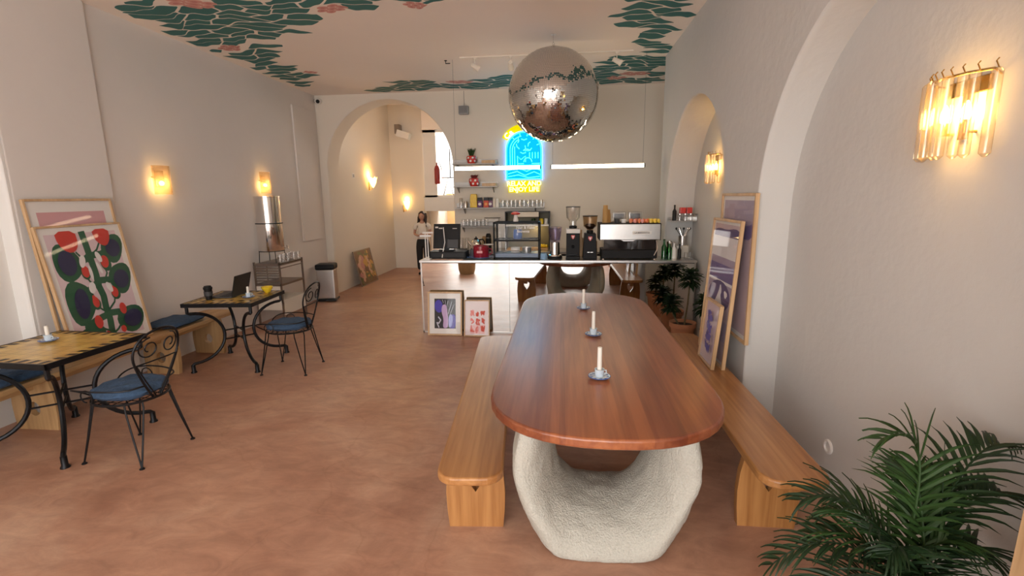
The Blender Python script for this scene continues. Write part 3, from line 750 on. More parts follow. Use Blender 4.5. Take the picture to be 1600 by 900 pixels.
def picture(label, loc, rot, w, h, fw_, art, paper=m_paper, frame=m_oak, dep=.028, group=None, glazed=True):
    """frame with its bottom centre at the origin, facing -Y; art(u, v) shapes in 0..1"""
    p = thing('framed_picture', label, 'picture', loc, rot=rot, group=group)
    f = MB()
    f.box((-w/2, -dep, 0), (-w/2+fw_, 0, h)).box((w/2-fw_, -dep, 0), (w/2, 0, h)).box((-w/2+fw_, -dep, 0), (w/2-fw_, 0, fw_)).box((-w/2+fw_, -dep, h-fw_), (w/2-fw_, 0, h))
    f.build('frame', frame, p, bevel=.002)
    MB().box((-w/2+fw_, -.012, fw_), (w/2-fw_, -.002, h-fw_)).build('mount', paper, p)
    mats = []; b = MB(); k = 0
    iw, ih = w-2*fw_, h-2*fw_
    for (m, polys) in art:
        if m not in mats: mats.append(m)
        b.cur = mats.index(m)
        for q in polys:
            k += 1
            b.flat([(-iw/2+iw*min(1, max(0, u)), fw_+ih*min(1, max(0, v))) for u, v in q], -.0122-.00006*k, 'XZ')
    if mats: b.build('artwork', mats, p, fix=False)
    if glazed: MB().box((-w/2+fw_, -.024, fw_), (w/2-fw_, -.022, h-fw_)).build('glass', m_pane, p)
    return p
G = pm('print_green', (.02, .10, .045)); NV = pm('print_navy', (.02, .018, .07)); RD = pm('print_red', (.60, .045, .03)); LP = pm('print_pale_pink', (.72, .56, .60)); WH = pm('print_white', (.80, .76, .76))
def rect(a, b_, c, d): return [(a, b_), (c, b_), (c, d), (a, d)]
art = [(LP, [rect(.07, .05, .93, .95)])]
gp = []
gp += stroke([(.50, .96), (.51, .85), (.515, .72), (.52, .60), (.51, .50), (.53, .42), (.515, .32), (.52, .22), (.50, .12), (.51, .04)], .08)
for s, pts in ((1, [(.51, .76), (.36, .70), (.26, .72)]), (1, [(.51, .76), (.66, .76), (.78, .80)]), (1, [(.52, .54), (.40, .49), (.28, .46)]), (1, [(.52, .55), (.66, .54), (.8, .56)]), (1, [(.51, .26), (.36, .24), (.22, .20)]), (1, [(.51, .27), (.66, .26), (.8, .24)])):
    gp += stroke(pts, .055)
for pts in ([(.36, .80), (.42, .74), (.5, .70)], [(.70, .88), (.62, .80), (.53, .76)], [(.38, .62), (.42, .55), (.5, .5)], [(.64, .68), (.66, .6), (.6, .54)], [(.40, .36), (.46, .31), (.51, .28)], [(.68, .42), (.64, .35), (.55, .30)], [(.36, .18), (.44, .14), (.5, .12)], [(.64, .16), (.58, .12), (.52, .1)]): gp += stroke(pts, .018)
gl = [blob(.23, .72, .16, .145, -35, w=.07), blob(.83, .80, .155, .115, 25, w=.07, ph=1), blob(.24, .40, .165, .18, -25, w=.08), blob(.82, .54, .16, .125, 25, w=.07, ph=1), blob(.22, .10, .21, .10, 10, w=.05), blob(.80, .18, .19, .115, 5, w=.05)]
nl = [blob(.23, .72, .10, .10, 10), blob(.83, .80, .10, .075, 10), blob(.25, .39, .085, .125, -15), blob(.82, .53, .105, .08, 10), blob(.21, .09, .13, .06, 10), blob(.82, .18, .13, .075, 5)]
rl = [smooth([(.18, .97), (.42, .97), (.42, .86), (.36, .80), (.27, .80), (.19, .87)], 1), smooth([(.62, .97), (.84, .97), (.83, .88), (.76, .82), (.68, .84), (.63, .89)], 1)]
gr_ = [blob(.40, .625, .055, .055), blob(.68, .68, .07, .065, -40), blob(.41, .365, .055, .05), blob(.69, .415, .06, .05)]
rr2 = [blob(.40, .635, .045, .048), blob(.67, .695, .05, .055, -40), blob(.41, .38, .04, .045), blob(.40, .42, .02, .02), blob(.68, .43, .045, .045), blob(.67, .465, .022, .02), blob(.37, .22, .05, .055), blob(.72, .28, .045, .05), blob(.44, .10, .03, .03), blob(.65, .11, .035, .03)]
wl = [blob(.40, .72, .035, .055, -30), blob(.61, .74, .03, .05, 30), blob(.46, .62, .02, .06), blob(.58, .65, .02, .055, 25), blob(.42, .50, .04, .05, -35), blob(.63, .48, .03, .05, 35)]
art += [(G, gl+gp), (NV, nl), (G, gr_), (RD, rl+rr2), (WH, wl)]
TL = R(-9)
picture('large framed print of red, green and navy plant shapes on the left wall bench', (-4.14, 3.98, .472), (TL, 0, R(90)), .80, 1.14, .016, art)
picture('large framed pink print standing behind the plant print on the wall bench', (-4.23, 3.98, .472), (R(-6), 0, R(90)), .80, 1.36, .018, [(pm('print_dusty_pink', (.66, .36, .38)), [rect(.10, .06, .90, .93)])])

LV = pm('print_lavender', (.42, .34, .44)); PU = pm('print_purple', (.20, .15, .32)); DP = pm('print_deep_purple', (.12, .08, .20)); PKG = pm('print_pink_grey', (.56, .43, .46))
picture('largest framed mauve seaside print hanging on the wall above the right bench', (1.368, 3.965, .70), (0, 0, R(-90)), .74, 1.10, .02,
        [(LV, [rect(.04, .03, .96, .97)]), (PKG, [rect(.04, .03, .96, .74)]), (PU, [smooth([(.55, .74), (.66, .80), (.8, .79), (.96, .82), (.96, .70), (.55, .70)], 1), ])])
sea = [(PKG, [rect(.03, .02, .97, .98)]), (DP, [smooth([(.03, .93), (.2, .95), (.5, .94), (.8, .96), (.97, .94), (.97, .86), (.03, .86)], 1)]), (WH, [rect(.03, .74, .97, .89)]),
       (LV, [rect(.03, .50, .97, .74)]), (PU, [rect(.03, .57, .97, .69)]), (WH, [rect(.03, .555, .97, .575)]), (DP, [blob(.5, .46, .42, .11)]),
       (WH, [smooth([(.52, .56), (.60, .50), (.56, .46), (.75, .36), (.30, .36), (.48, .48)], 1), smooth([(.66, .52), (.84, .50), (.74, .45)], 1)]), (LV, [rect(.03, .16, .97, .30)])]
picture('tall framed purple and white beach print standing on the right bench, the taller of two', (1.245, 4.01, .472), (R(-3.5), 0, R(-90)), .66, 1.13, .018, sea)
def glyphs(cols, rows, u0, v0, u1, v1, seed, w):
    r_ = random.Random(seed); out = []
    for i in range(cols):
        for j in range(rows):
            cu, cv = u0+(u1-u0)*(i+.5)/cols, v0+(v1-v0)*(j+.5)/rows; a, b_ = (u1-u0)/cols*.42, (v1-v0)/rows*.42
            for q in range(3):
                p = [(cu+a*r_.uniform(-1, 1), cv+b_*r_.uniform(-1, 1)) for _ in range(4)]
                out += stroke(chaikin(p, 1, False), w)
    return out
picture('small framed print of violet cut-out shapes leaning in front of the beach print', (1.165, 3.865, .472), (R(-5), 0, R(-90)), .37, .50, .014, [(LP, [rect(0, 0, 1, 1)]), (pm('print_violet', (.15, .12, .40)), glyphs(3, 4, .2, .18, .8, .85, 3, .05))])
CY = 6.14
glow = [(pm('print_black', (.01, .01, .015)), [rect(.16, .13, .84, .87)]), (pm('print_ultramarine', (.06, .04, .42)), [blob(.30, .68, .13, .16, 10), smooth([(.62, .13), (.84, .13), (.84, .45), (.72, .5), (.64, .35)], 1)]),
        (pm('print_orchid', (.60, .42, .68)), [smooth([(.40, .70), (.50, .74), (.56, .66), (.58, .5), (.6, .3), (.58, .14), (.42, .14), (.46, .35), (.38, .55)], 2)]),
        (pm('print_silver', (.55, .56, .66)), stroke([(.28, .42), (.36, .34), (.30, .26), (.24, .27), (.30, .16)], .035)+stroke([(.42, .84), (.45, .76)], .012)+stroke([(.5, .84), (.52, .72)], .012)+stroke([(.60, .82), (.55, .66)], .012)+stroke([(.72, .80), (.60, .50)], .014)+stroke([(.78, .72), (.66, .48)], .012)),
        (pm('print_periwinkle', (.36, .40, .78)), [smooth([(.62, .45), (.70, .50), (.76, .4), (.72, .2), (.64, .14), (.60, .25)], 1)])]
picture('framed neon dark print with violet shapes leaning on the mirrored counter', (-1.53, CY-.02, 0.001), (R(-8), 0, R(0)), .46, .575, .02, glow, group='prints leaning on the mirrored counter')
picture('smaller framed print of red squiggles leaning on the mirrored counter', (-1.10, CY-.045, 0.001), (R(-9), 0, 0), .34, .475, .014,
        [(pm('print_shell_pink', (.78, .66, .66)), [rect(0, 0, 1, 1)]), (pm('print_pink_wash', (.80, .45, .43)), [rect(.22, .04, .84, .30)]), (pm('print_red_coral', (.72, .10, .06)), glyphs(3, 3, .2, .05, .86, .76, 8, .045))], group='prints leaning on the mirrored counter')
cv = [(pm('canvas_umber', (.12, .05, .02)), [rect(0, 0, 1, 1)])]
r_ = random.Random(4)
cv += [(pm('canvas_rose', (.50, .22, .22)), [blob(r_.uniform(.12, .4), r_.uniform(.2, .9), .10, .12, r_.uniform(0, 90), w=.2) for _ in range(12)]), (pm('canvas_ochre', (.55, .30, .06)), [blob(r_.uniform(.5, .95), r_.uniform(.05, .95), .08, .12, r_.uniform(0, 90), w=.2) for _ in range(12)]),
       (pm('canvas_olive', (.10, .11, .03)), [blob(r_.uniform(.05, .95), r_.uniform(.05, .95), .04, .13, r_.uniform(0, 90), w=.2) for _ in range(14)]), (pm('canvas_flesh', (.62, .38, .28)), [blob(.25+.08*sin(i), .15+.09*i, .06, .07) for i in range(8)]+[blob(.72+.05*cos(i*2), .3+.09*i, .05, .06) for i in range(6)])]
picture('glossy rose and ochre painting leaning on the corridor wall', (-4.10, 9.95, .001), (R(-12), 0, R(90)), .88, .74, .012, cv, frame=m_dsteel, group='paintings in the corridor')

# ------------------------------------------------------------------ wall lamps
m_brass = mat('aged_brass', (.55, .36, .12), .25, 1.)
m_bulb = mat('warm_bulb', (1, .8, .4), .3, emit=(1, .62, .20), es=15)
m_crys = glass('amber_crystal', (1, .95, .86), 1.9, .06, .10, trans=.05, edge=(.42, .27, .16))
m_bub = glass('bubbled_glass', (1, .88, .70), 1.7, .12, .16, trans=.13, bump=1., edge=(.55, .38, .25))
def lamp(name, parent, loc, power, r=.04, color=(1, .56, .16)):
    l = bpy.data.lights.new(name, 'POINT'); l.energy = power; l.color = color; l.shadow_soft_size = r
    o = bpy.data.objects.new(name, l); COL.objects.link(o); o.parent = parent; o.location = loc
def crystal_sconce(label, loc, rot, power):
    t = thing('wall_lamp', label, 'lamp', loc, rot=rot, group='crystal rod wall lamps')
    MB().box((-.10, -.012, .07), (.10, 0, .13), .004).box((-.02, -.012, -.10), (.02, 0, .08)).build('backplate', m_brass, t)
    br = MB().tube([(-.15, -.04, .135), (-.09, -.085, .135), (0, -.10, .135), (.09, -.085, .135), (.15, -.04, .135)], .005, 6)
    br.tube([(-.15, -.04, .135), (-.13, 0, .12)], .004, 6).tube([(.15, -.04, .135), (.13, 0, .12)], .004, 6)
    for k in range(9):
        u = -1+2*k/8; x, y = .160*u, -.105+.07*u*u; br.tube([(x, y, .135), (x, y-.012, .158), (x, y-.004, .168)], .0025, 5)
    br.build('hanger', m_brass, t)
    for k in range(9):
        u = -1+2*k/8; x, y = .160*u, -.105+.07*u*u-.012*(k % 2); a = R(90)+u*.6
        MB().lathe([(.0, -.18), (.006, -.178), (.0185, -.165), (.0185, .125), (.010, .135), (.0, .136)], c=(x, y-.004, 0), n=14).build('crystal_rod', m_crys, t)
    for s in (-1, 1):
        MB().lathe([(.014, -.05), (.016, -.02), (.014, 0)], c=(s*.055, -.045, -.03), n=12).tube([(s*.055, -.045, -.075), (s*.055, 0, -.075)], .006, 6).build('socket', m_brass, t)
        MB().lathe([(.0, 0), (.012, .0), (.017, .02), (.014, .045), (.004, .07), (.0, .072)], c=(s*.055, -.045, -.03), n=12).build('bulb', m_bulb, t)
    lamp('bulb_light', t, (0, -.05, .0), power)
    return t
crystal_sconce('large crystal rod wall lamp glowing on the near right wall', (1.6, 2.20, 2.10), (0, 0, R(-90)), 5)
crystal_sconce('crystal rod wall lamp in the far arched recess on the right', (1.73, 5.78, 2.09), (0, 0, R(-90)), 5)
def glass_sconce(label, loc, rot, power):
    t = thing('wall_lamp', label, 'lamp', loc, rot=rot, group='bubbled glass wall lamps on the left wall')
    MB().box((-.06, -.015, -.08), (.06, 0, .10), .004).build('backplate', m_brass, t)
    sh = MB(); n = 12; rnd = random.Random(3)
    vs = []
    for j in range(15):
        for i in range(n+1):
            a = -pi*.92+pi*.84*i/n; k = rnd.uniform(-.004, .004)
            vs.append(((.125+k)*cos(a), -.01+(.085+k)*sin(a), -.16+.31*j/14))
    m = len(vs); vs += [(x*.94, -.01+(y+.01)*.92, z) for x, y, z in vs]
    fs = [(o*m+j*(n+1)+i, o*m+j*(n+1)+i+1, o*m+(j+1)*(n+1)+i+1, o*m+(j+1)*(n+1)+i) for o in (0, 1) for j in range(14) for i in range(n)]
    sh.mesh(vs, fs, True).build('shade', m_bub, t, fix=False)
    MB().box((-.11, -.012, .02), (.11, -.006, .03)).box((-.004, -.04, -.03), (.004, -.01, -.022)).build('bracket', m_brass, t)
    MB().sphere((-.02, -.045, -.04), .026, 14, 10).build('bulb', m_bulb, t)
    lamp('bulb_light', t, (-.02, -.05, -.04), power)
glass_sconce('glowing bubbled glass wall lamp above the pale pine bench', (XL, 5.10, 2.03), (0, 0, R(90)), 4)
glass_sconce('glowing bubbled glass wall lamp behind the tall steel water filter', (XL, 7.02, 2.05), (0, 0, R(90)), 4)
m_flame = mat('frosted_yellow_glass', (1, .75, .3), .4, emit=(1, .62, .16), es=5)
def flame_sconce(label, loc, power):
    t = thing('wall_lamp', label, 'lamp', loc, rot=(0, 0, R(90)), group='fluted shell wall lamps in the corridor')
    MB().box((-.03, -.015, -.16), (.03, 0, .02), .004).tube([(0, -.01, -.12), (0, -.07, -.14), (0, -.08, -.08)], .007, 6).build('bracket', m_brass, t)
    b = MB(); vs = []
    prof = [(.015, -.10), (.05, -.06), (.085, .0), (.10, .06), (.12, .12)]
    n = 24
    for (r_, z) in prof:
        for i in range(n):
            a = 2*pi*i/n; k = 1+.12*cos(6*a)*(z+.1)*5; vs.append((r_*k*cos(a), -.10+r_*k*.7*sin(a), z+.02*cos(6*a)*(z > .1)))
    b.mesh(vs, [(j*n+i, j*n+(i+1) % n, (j+1)*n+(i+1) % n, (j+1)*n+i) for j in range(len(prof)-1) for i in range(n)], True)
    b.build('shade', m_flame, t, fix=False)
    lamp('bulb_light', t, (0, -.10, .17), power)
flame_sconce('glowing yellow shell wall lamp on the corridor wall, nearer one', (-4.30, 10.75, 2.13), 4)
flame_sconce('glowing yellow shell wall lamp on the corridor wall, farther one', (-4.02, 12.24, 1.60), 3)

# ------------------------------------------------------------------ mirror ball
bl = thing('mirror_ball', 'big silver mirror ball hanging from the ceiling', 'mirror ball', (-.11, 6.05, 2.955))
br_ = MB(); RB = .525; rnd = random.Random(9); rings = 84
for i in range(rings):
    t0, t1 = -pi/2+pi*i/rings, -pi/2+pi*(i+1)/rings; tm = (t0+t1)/2
    n = max(6, int(2*rings*cos(tm)))
    for j in range(n):
        a0, a1 = 2*pi*j/n, 2*pi*(j+1)/n; am = (a0+a1)/2; g = .10
        nrm = Vector((cos(tm)*cos(am), cos(tm)*sin(am), sin(tm)))
        tilt = Vector((rnd.gauss(0, .02), rnd.gauss(0, .02), rnd.gauss(0, .02)))
        nn = (nrm+tilt).normalized(); c = nrm*RB
        e1 = Vector((-sin(am), cos(am), 0)); e1 = (e1-nn*e1.dot(nn)).normalized(); e2 = nn.cross(e1)
        hw = RB*cos(tm)*pi/n*(1-g); hh = RB*pi/rings/2*(1-g)
        br_.mesh([c-e1*hw-e2*hh, c+e1*hw-e2*hh, c+e1*hw+e2*hh, c-e1*hw+e2*hh], [(0, 1, 2, 3)], False)
br_.build('mirror_tiles', m_mirror, bl, fix=False)
MB().sphere((0, 0, 0), RB-.004, 64, 40).build('core', mat('pale_grey_grout', (.25, .24, .23), .6), bl)
MB().lathe([(.05, RB-.008), (.045, RB+.01), (.02, RB+.02), (.0, RB+.02)], n=20).tube([(0, 0, RB+.02), (.012, 0, RB+.04), (0, 0, RB+.06), (-.012, 0, RB+.04), (0, 0, RB+.02)], .004, 6).build('hanging_ring', m_chrome, bl)
ch = MB()
z = RB+.055
while z < 3.62-2.955-.02:
    ch.tube([(.008*cos(a), 0, z+.014+.016*sin(a)) for a in [2*pi*i/8 for i in range(8)]], .0025, 5, closed=True) if int(z*100) % 2 else ch.tube([(0, .008*cos(a), z+.014+.016*sin(a)) for a in [2*pi*i/8 for i in range(8)]], .0025, 5, closed=True)
    z += .022
ch.lathe([(.035, 3.615-2.955), (.035, 3.62-2.955)], n=16)
ch.build('chain', m_chrome, bl)

# ------------------------------------------------------------------ ceiling track with spot lamps, camera, loudspeaker
tk = MB().box((-1.36, 6.785, 3.60), (.90, 6.81, 3.62), .003).build('lamp_track', m_cream)
tag(tk, 'cream lamp track fixed across the ceiling behind the mirror ball', 'lamp track')
for x, lb, a in ((-1.16, 'cream spot lamp at the left end of the ceiling track', 25), (-.68, 'cream spot lamp turned towards the camera on the track', 90), (.69, 'cream spot lamp at the right end of the ceiling track', 10)):
    t = thing('spot_lamp', lb, 'lamp', (x, 6.80, 3.60), R(a), 'spot lamps on the ceiling track')
    MB().box((-.02, -.015, -.02), (.02, .015, 0)).tube([(0, 0, -.02), (0, 0, -.08)], .006, 8).build('stem', m_cream, t)
    hd = MB().lathe([(.0, -.055), (.028, -.055), (.032, .03), (.040, .05), (.040, .065), (.034, .065), (.030, .05), (.0, .045)], n=20)
    hd.xf(Matrix.Translation((0, 0, -.105)) @ Matrix.Rotation(R(115), 4, 'Y')).build('head', m_cream, t)
    MB().lathe([(.0, 0), (.030, 0), (.030, .004), (.0, .004)], c=(0, 0, .052), n=18).xf(Matrix.Translation((0, 0, -.105)) @ Matrix.Rotation(R(115), 4, 'Y')).build('lens', m_dgrey, t)
hk = MB().tube([(-1.58, 6.93, 3.62), (-1.58, 6.93, 3.58), (-1.52, 6.93, 3.58)], .007, 6).lathe([(.02, 0), (.02, .005)], c=(-1.58, 6.93, 3.614), n=12).build('ceiling_hook', m_iron)
tag(hk, 'small black hook in the ceiling left of the lamp track', 'hook')
sc = thing('security_camera', 'small black and white security camera high in the left corner', 'camera', (-4.34, 8.83, 3.52))
MB().lathe([(.045, 0), (.045, .03), (.02, .04)], n=20).xf(Matrix.Rotation(R(90), 4, 'X')).build('mount', m_white, sc)
MB().sphere((0, -.085, -.01), .055, 20, 14).build('head', m_white, sc); MB().sphere((.018, -.118, -.022), .034, 16, 12).build('lens', m_black, sc)
MB().box((-.075, -.07, -.03), (-.035, -.02, .03), .006).build('junction_box', m_black, sc)
sp = thing('wall_speaker', 'small grey loudspeaker high on the back wall', 'speaker', (-1.71, 8.83, 3.28))
MB().box((-.085, -.12, -.07), (.085, -.02, .07), .012).build('cabinet', mat('light_grey_plastic', (.35, .34, .34), .5), sp)
MB().box((-.072, -.124, -.058), (.072, -.119, .058), .002).build('grille', mat('grey_speaker_mesh', (.25, .25, .26), .7, bump=.6, bscale=300), sp)
MB().box((-.02, -.03, -.03), (.02, 0, .03)).tube([(0, -.03, .06), (0, -.008, .12), (0, -.008, .33)], .003, 5).build('bracket', m_dgrey, sp)

# ------------------------------------------------------------------ LED tubes
m_led = mat('warm_white_led', (1, .9, .7), .4, emit=(1, .78, .50), es=12)
for x0, x1, lb in ((-1.51, -.29, 'glowing horizontal light tube in front of the blue neon sign'), (-.16, 1.11, 'glowing horizontal light tube to the right of the neon sign')):
    t = thing('light_tube', lb, 'lamp', ((x0+x1)/2, 6.9, 2.19), 0, 'hanging light tubes over the counter'); h = (x1-x0)/2
    MB().tube([(-h+.015, 0, 0), (h-.015, 0, 0)], .024, 16).build('diffuser', m_led, t)
    for s in (-1, 1):
        MB().tube([(s*(h-.016), 0, 0), (s*h, 0, 0)], .0255, 16).build('end_cap', m_black, t)
        MB().tube([(s*(h-.03), 0, .022), (s*(h-.03), 0, 3.62-2.19)], .0015, 5).build('suspension_wire', m_dgrey, t)

# ------------------------------------------------------------------ neon sign
m_nb = mat('glowing_blue_acrylic', (0, .03, .08), .9, spec=.1, emit=(.0, .40, .88), es=.95)
m_nt = mat('cyan_neon_tube', (.2, 1, 1), .4, emit=(.0, .88, 1), es=2.2)
m_ny = mat('glowing_yellow_acrylic', (.2, .16, 0), .9, spec=.1, emit=(.80, .66, .0), es=.85)
m_nyt = mat('yellow_neon_tube', (1, 1, .4), .4, emit=(1, .98, .25), es=2.0)
ns = thing('neon_sign', 'arched blue neon sign with yellow neon lettering on the back wall', 'neon sign', (-.67, 8.80, 2.09))
MB().prism([(-.315, 0), (.315, 0)]+arc(0, .50, .315, 0, 180, 24), -.012, 0, 'XZ').build('blue_panel', m_nb, ns)
MB().prism([(x, z) for x, z in arc(0, .50, .44, 150, 60, 16)]+[(x, z) for x, z in arc(0, .50, .33, 60, 150, 16)], -.012, 0, 'XZ').build('upper_panel', m_ny, ns)
MB().box((-.28, -.012, -.225), (.28, 0, -.02)).build('lower_panel', m_ny, ns)
tb2 = MB()
def nl(p, r_=.0065): tb2.tube([(x, -.022, z) for x, z in p], r_, 6)
nl([(-.30, .01), (.30, .01)]); nl([(-.30, .01), (-.30, .5)]+arc(0, .5, .30, 180, 0, 24)+[(.30, .5), (.30, .01)])
nl([(-.24, .22), (-.24, .5)]+arc(0, .5, .24, 180, 100, 10)); nl([(-.20, .22), (-.20, .48)]+arc(0, .5, .20, 180, 120, 8)); nl([(-.16, .22), (-.16, .56)])
nl([(-.11, .24), (-.11, .40), (-.05, .34), (.03, .40), (.03, .30)]); nl(arc(.07, .30, .07, 180, 0, 10)); nl([(-.11, .24), (.28, .24)]); nl([(-.11, .27), (0, .27)]); nl([(.14, .27), (.28, .27)])
nl([(-.28, .16), (-.1, .20), (.05, .14), (.2, .20), (.29, .15)]); nl([(-.28, .10), (-.12, .14), (.02, .07), (.18, .13), (.29, .08)]); nl([(-.28, .05), (-.1, .08), (.08, .03), (.28, .05)])
rn = random.Random(2)
for k in range(13):
    cx, cz = rn.uniform(-.12, .22), rn.uniform(.42, .72); a = rn.uniform(0, 6)
    if math.hypot(cx, cz-.5) > .22 and cz > .5: continue
    nl([(cx+.05*cos(a), cz+.05*sin(a)), (cx+.01*cos(a+1), cz+.02*sin(a+1)), (cx-.05*cos(a+.4), cz-.04*sin(a))])
for k in range(5): a = R(20+k*28); nl([(.24*cos(a), .5+.24*sin(a)), (.285*cos(a), .5+.285*sin(a))])
for x in (.10, .15, .20, .25): nl([(x, .36), (x, .46)])
tb2.build('blue_tubes', m_nt, ns)
letters('lettering', 'RELAX AND', .112, m_nyt, ns, (0, -.016, -.108), .003, .0035)
letters('lettering', 'ENJOY LIFE', .108, m_nyt, ns, (0, -.016, -.205), .003, .0035)
def rotletter(ch, ang, r_):
    vs, fs = text_mesh(ch, .13, .003, 'CENTER', .004); b = MB(); b.mesh([(v.x, -v.z, v.y) for v in vs], fs)
    b.xf(Matrix.Translation((0, 0, .50)) @ Matrix.Rotation(R(ang), 4, 'Y') @ Matrix.Translation((0, -.016, r_))); b.build('lettering', m_nyt, ns, fix=False)
rotletter('C', -50, .335); rotletter('a', -36, .335)
l = bpy.data.lights.new('neon_glow', 'AREA'); l.shape = 'RECTANGLE'; l.size = .6; l.size_y = .8; l.energy = 9; l.color = (.1, .5, 1)
o = bpy.data.objects.new('neon_glow', l); COL.objects.link(o); o.parent = ns; o.location = (0, -.04, .4); o.rotation_euler = (R(90), 0, 0)
hl = MB().tube([(-.322, -.006, -.01), (-.322, -.006, .5)]+[(x, -.006, z) for x, z in arc(0, .50, .322, 180, 0, 24)]+[(.322, -.006, .5), (.322, -.006, -.01)], .005, 6)  # ring added behind the panel to throw a blue halo on the wall
hl.xf(Matrix.Translation((0, .018, 0))); hl.build('halo_ring', mat('blue_halo_glow', (.1, .3, 1), .4, emit=(.06, .25, 1), es=10), ns)

# ------------------------------------------------------------------ the bar counter with its mirrored front
CT = .985; MY = 6.24
cn = thing('bar_counter', 'bar counter with a mirrored front and a thin steel top', 'counter', (0, MY, 0))
MB().box((-1.85, .006, .0), (1.66, .44, .95)).build('carcass', m_dgrey, cn)
for x0, x1 in ((-1.842, -.68), (-.676, .49), (.494, 1.655)): MB().box((x0, 0, .02), (x1, .006, .945)).build('mirror_panel', m_mirror, cn)
MB().box((-1.87, -.02, .955), (1.68, .46, .985), .003).build('worktop', m_steel, cn)
MB().box((-1.86, -.004, 0), (-1.842, .44, .955)).box((1.655, -.004, 0), (1.67, .44, .955)).box((-1.86, -.004, 0), (1.67, .004, .02)).build('edge_trim', m_steel, cn)

def lab(o, l, c, g=None): return tag(o, l, c, g)
# menus and white stand
for k, (x, y, a) in enumerate(((-1.62, 6.31, 5), (-1.40, 6.30, -6))):
    lab(MB().box((-.10, -.05, 0), (.10, .05, .002+.001*k)).build('menu_card', mat('pink_menu_card', (.78, .55, .45), .6), loc=(x, y, CT)), ('pale pink menu card at the left end of the counter', 'pale pink menu card just right of the first, before the till')[k], 'menu').rotation_euler = (0, 0, R(a))
st = thing('counter_stand', 'slim white display stand at the left end of the counter', 'stand', (-1.79, 6.34, CT))
MB().box((-.05, -.04, 0), (.05, .04, .012), .002).build('base', m_white, st); MB().box((-.022, -.004, .012), (-.010, .004, .34)).box((.010, -.004, .012), (.022, .004, .34)).build('upright', m_white, st)
MB().box((-.09, -.006, .30), (.06, .006, .325)).box((-.05, -.006, .345), (.09, .006, .365)).build('arm', m_white, st)
# till
ti = thing('cash_box', 'black cash box under the till screen', 'cash box', (-1.53, 6.50, CT))
MB().box((-.25, -.10, 0), (.25, .16, .095), .006).build('case', m_blackm, ti); MB().box((-.23, -.103, .015), (.23, -.099, .08), .002).build('drawer_front', m_black, ti)
mo = thing('till_screen', 'black till screen seen from behind with a white cable', 'screen', (-1.56, 6.50, CT+.096))
T_ = Matrix.Translation((0, 0, .03)) @ Matrix.Rotation(R(-14), 4, 'X')
MB().box((-.10, -.04, 0), (.10, .08, .02), .005).box((-.03, -.01, .02), (.03, .03, .16), .004).build('foot', m_black, mo)
MB().box((-.185, -.012, 0), (.185, .02, .34), .008).xf(T_).build('panel', m_black, mo)
MB().box((.02, -.05, 0), (.17, -.005, .12), .006).xf(T_).build('customer_display', m_dgrey, mo)
MB().box((-.11, -.016, .27), (-.06, -.012, .285)).box((.08, -.016, .27), (.14, -.012, .278)).box((-.16, -.016, .28), (-.12, -.012, .30)).xf(T_).build('port_panel', m_steel, mo)
MB().tube([(-.03, -.02, .32), (-.02, -.035, .22), (-.01, -.05, .12), (-.03, -.09, .0), (-.04, -.11, -.08)], .006, 6).build('cable', m_white, mo)
ro = MB().box((-.05, -.035, 0), (.05, .035, .10), .01).build('receipt_printer', m_dgrey, loc=(-1.22, 6.655, CT)); lab(ro, 'dark grey receipt printer between till and red pot', 'printer')
# red pot on a plate
pl = MB().lathe([(.0, 0), (.12, 0), (.19, .018), (.215, .022), (.19, .024), (.12, .008), (.0, .006)], n=36)
plo = thing('serving_plate', 'blue rimmed white serving plate under the red enamel pot', 'plate', (-1.085, 6.46, CT)); plo.scale = (.87, .87, 1); pl.build('plate', m_china, plo)
MB().lathe([(.195, .0245), (.216, .023), (.216, .026), (.195, .0265)], n=36).build('rim', m_blue, plo)
po = thing('enamel_pot', 'dark red speckled enamel pot with a pale label', 'pot', (-1.08, 6.46, CT+.009))
m_enam = mat('speckled_red_enamel', (.30, .015, .03), .2, coat=.6, noise=.8, nscale=90)
MB().lathe([(.0, 0), (.100, 0), (.105, .01), (.105, .155), (.112, .162), (.104, .162), (.098, .15), (.098, .012), (.0, .01)], n=32).build('body', m_enam, po)
MB().tube([(.10, 0, .12), (.145, 0, .115), (.15, 0, .06), (.105, 0, .04)], .009, 8).build('handle', m_enam, po)
MB().box((-.04, -.107, .07), (.035, -.103, .10)).build('label', mat('rose_label', (.75, .35, .38), .5), po)
sn = MB().lathe([(.0, 0), (.03, 0), (.075, .012), (.078, .016), (.03, .006), (.0, .005)], n=24, sy=.7).build('white_dish', m_white, loc=(-.975, 6.47, CT+.172)); lab(sn, 'small white dish resting on the rim of the red pot', 'dish')

# display case
dc = thing('display_case', 'black framed glass display case with a chalk pen menu', 'display case', (-.59, 6.34, CT))
fr = MB(); W_, D_, H_ = .305, .34, .485; q = .011
for x in (-W_, W_-2*q):
    for y in (0, D_-2*q): fr.box((x, y, 0), (x+2*q, y+2*q, H_))
for z in (0, .235, H_-2*q):
    fr.box((-W_, 0, z), (W_, 2*q, z+2*q)).box((-W_, D_-2*q, z), (W_, D_, z+2*q)).box((-W_, 0, z), (-W_+2*q, D_, z+2*q)).box((W_-2*q, 0, z), (W_, D_, z+2*q))
fr.build('frame', m_blackm, dc)
MB().box((-W_+.02, .008, .02), (W_-.02, .012, H_-.02)).box((-W_+.004, .02, .02), (-W_+.008, D_-.02, H_-.02)).box((W_-.008, .02, .02), (W_-.004, D_-.02, H_-.02)).box((-W_+.01, .01, H_-.012), (W_-.01, D_-.01, H_-.008)).build('pane', glass('case_glass', extra=.008, fres=1.25), dc)
MB().box((-W_+.015, .015, .240), (W_-.015, D_-.015, .250)).build('shelf', glass('case_glass'), dc)
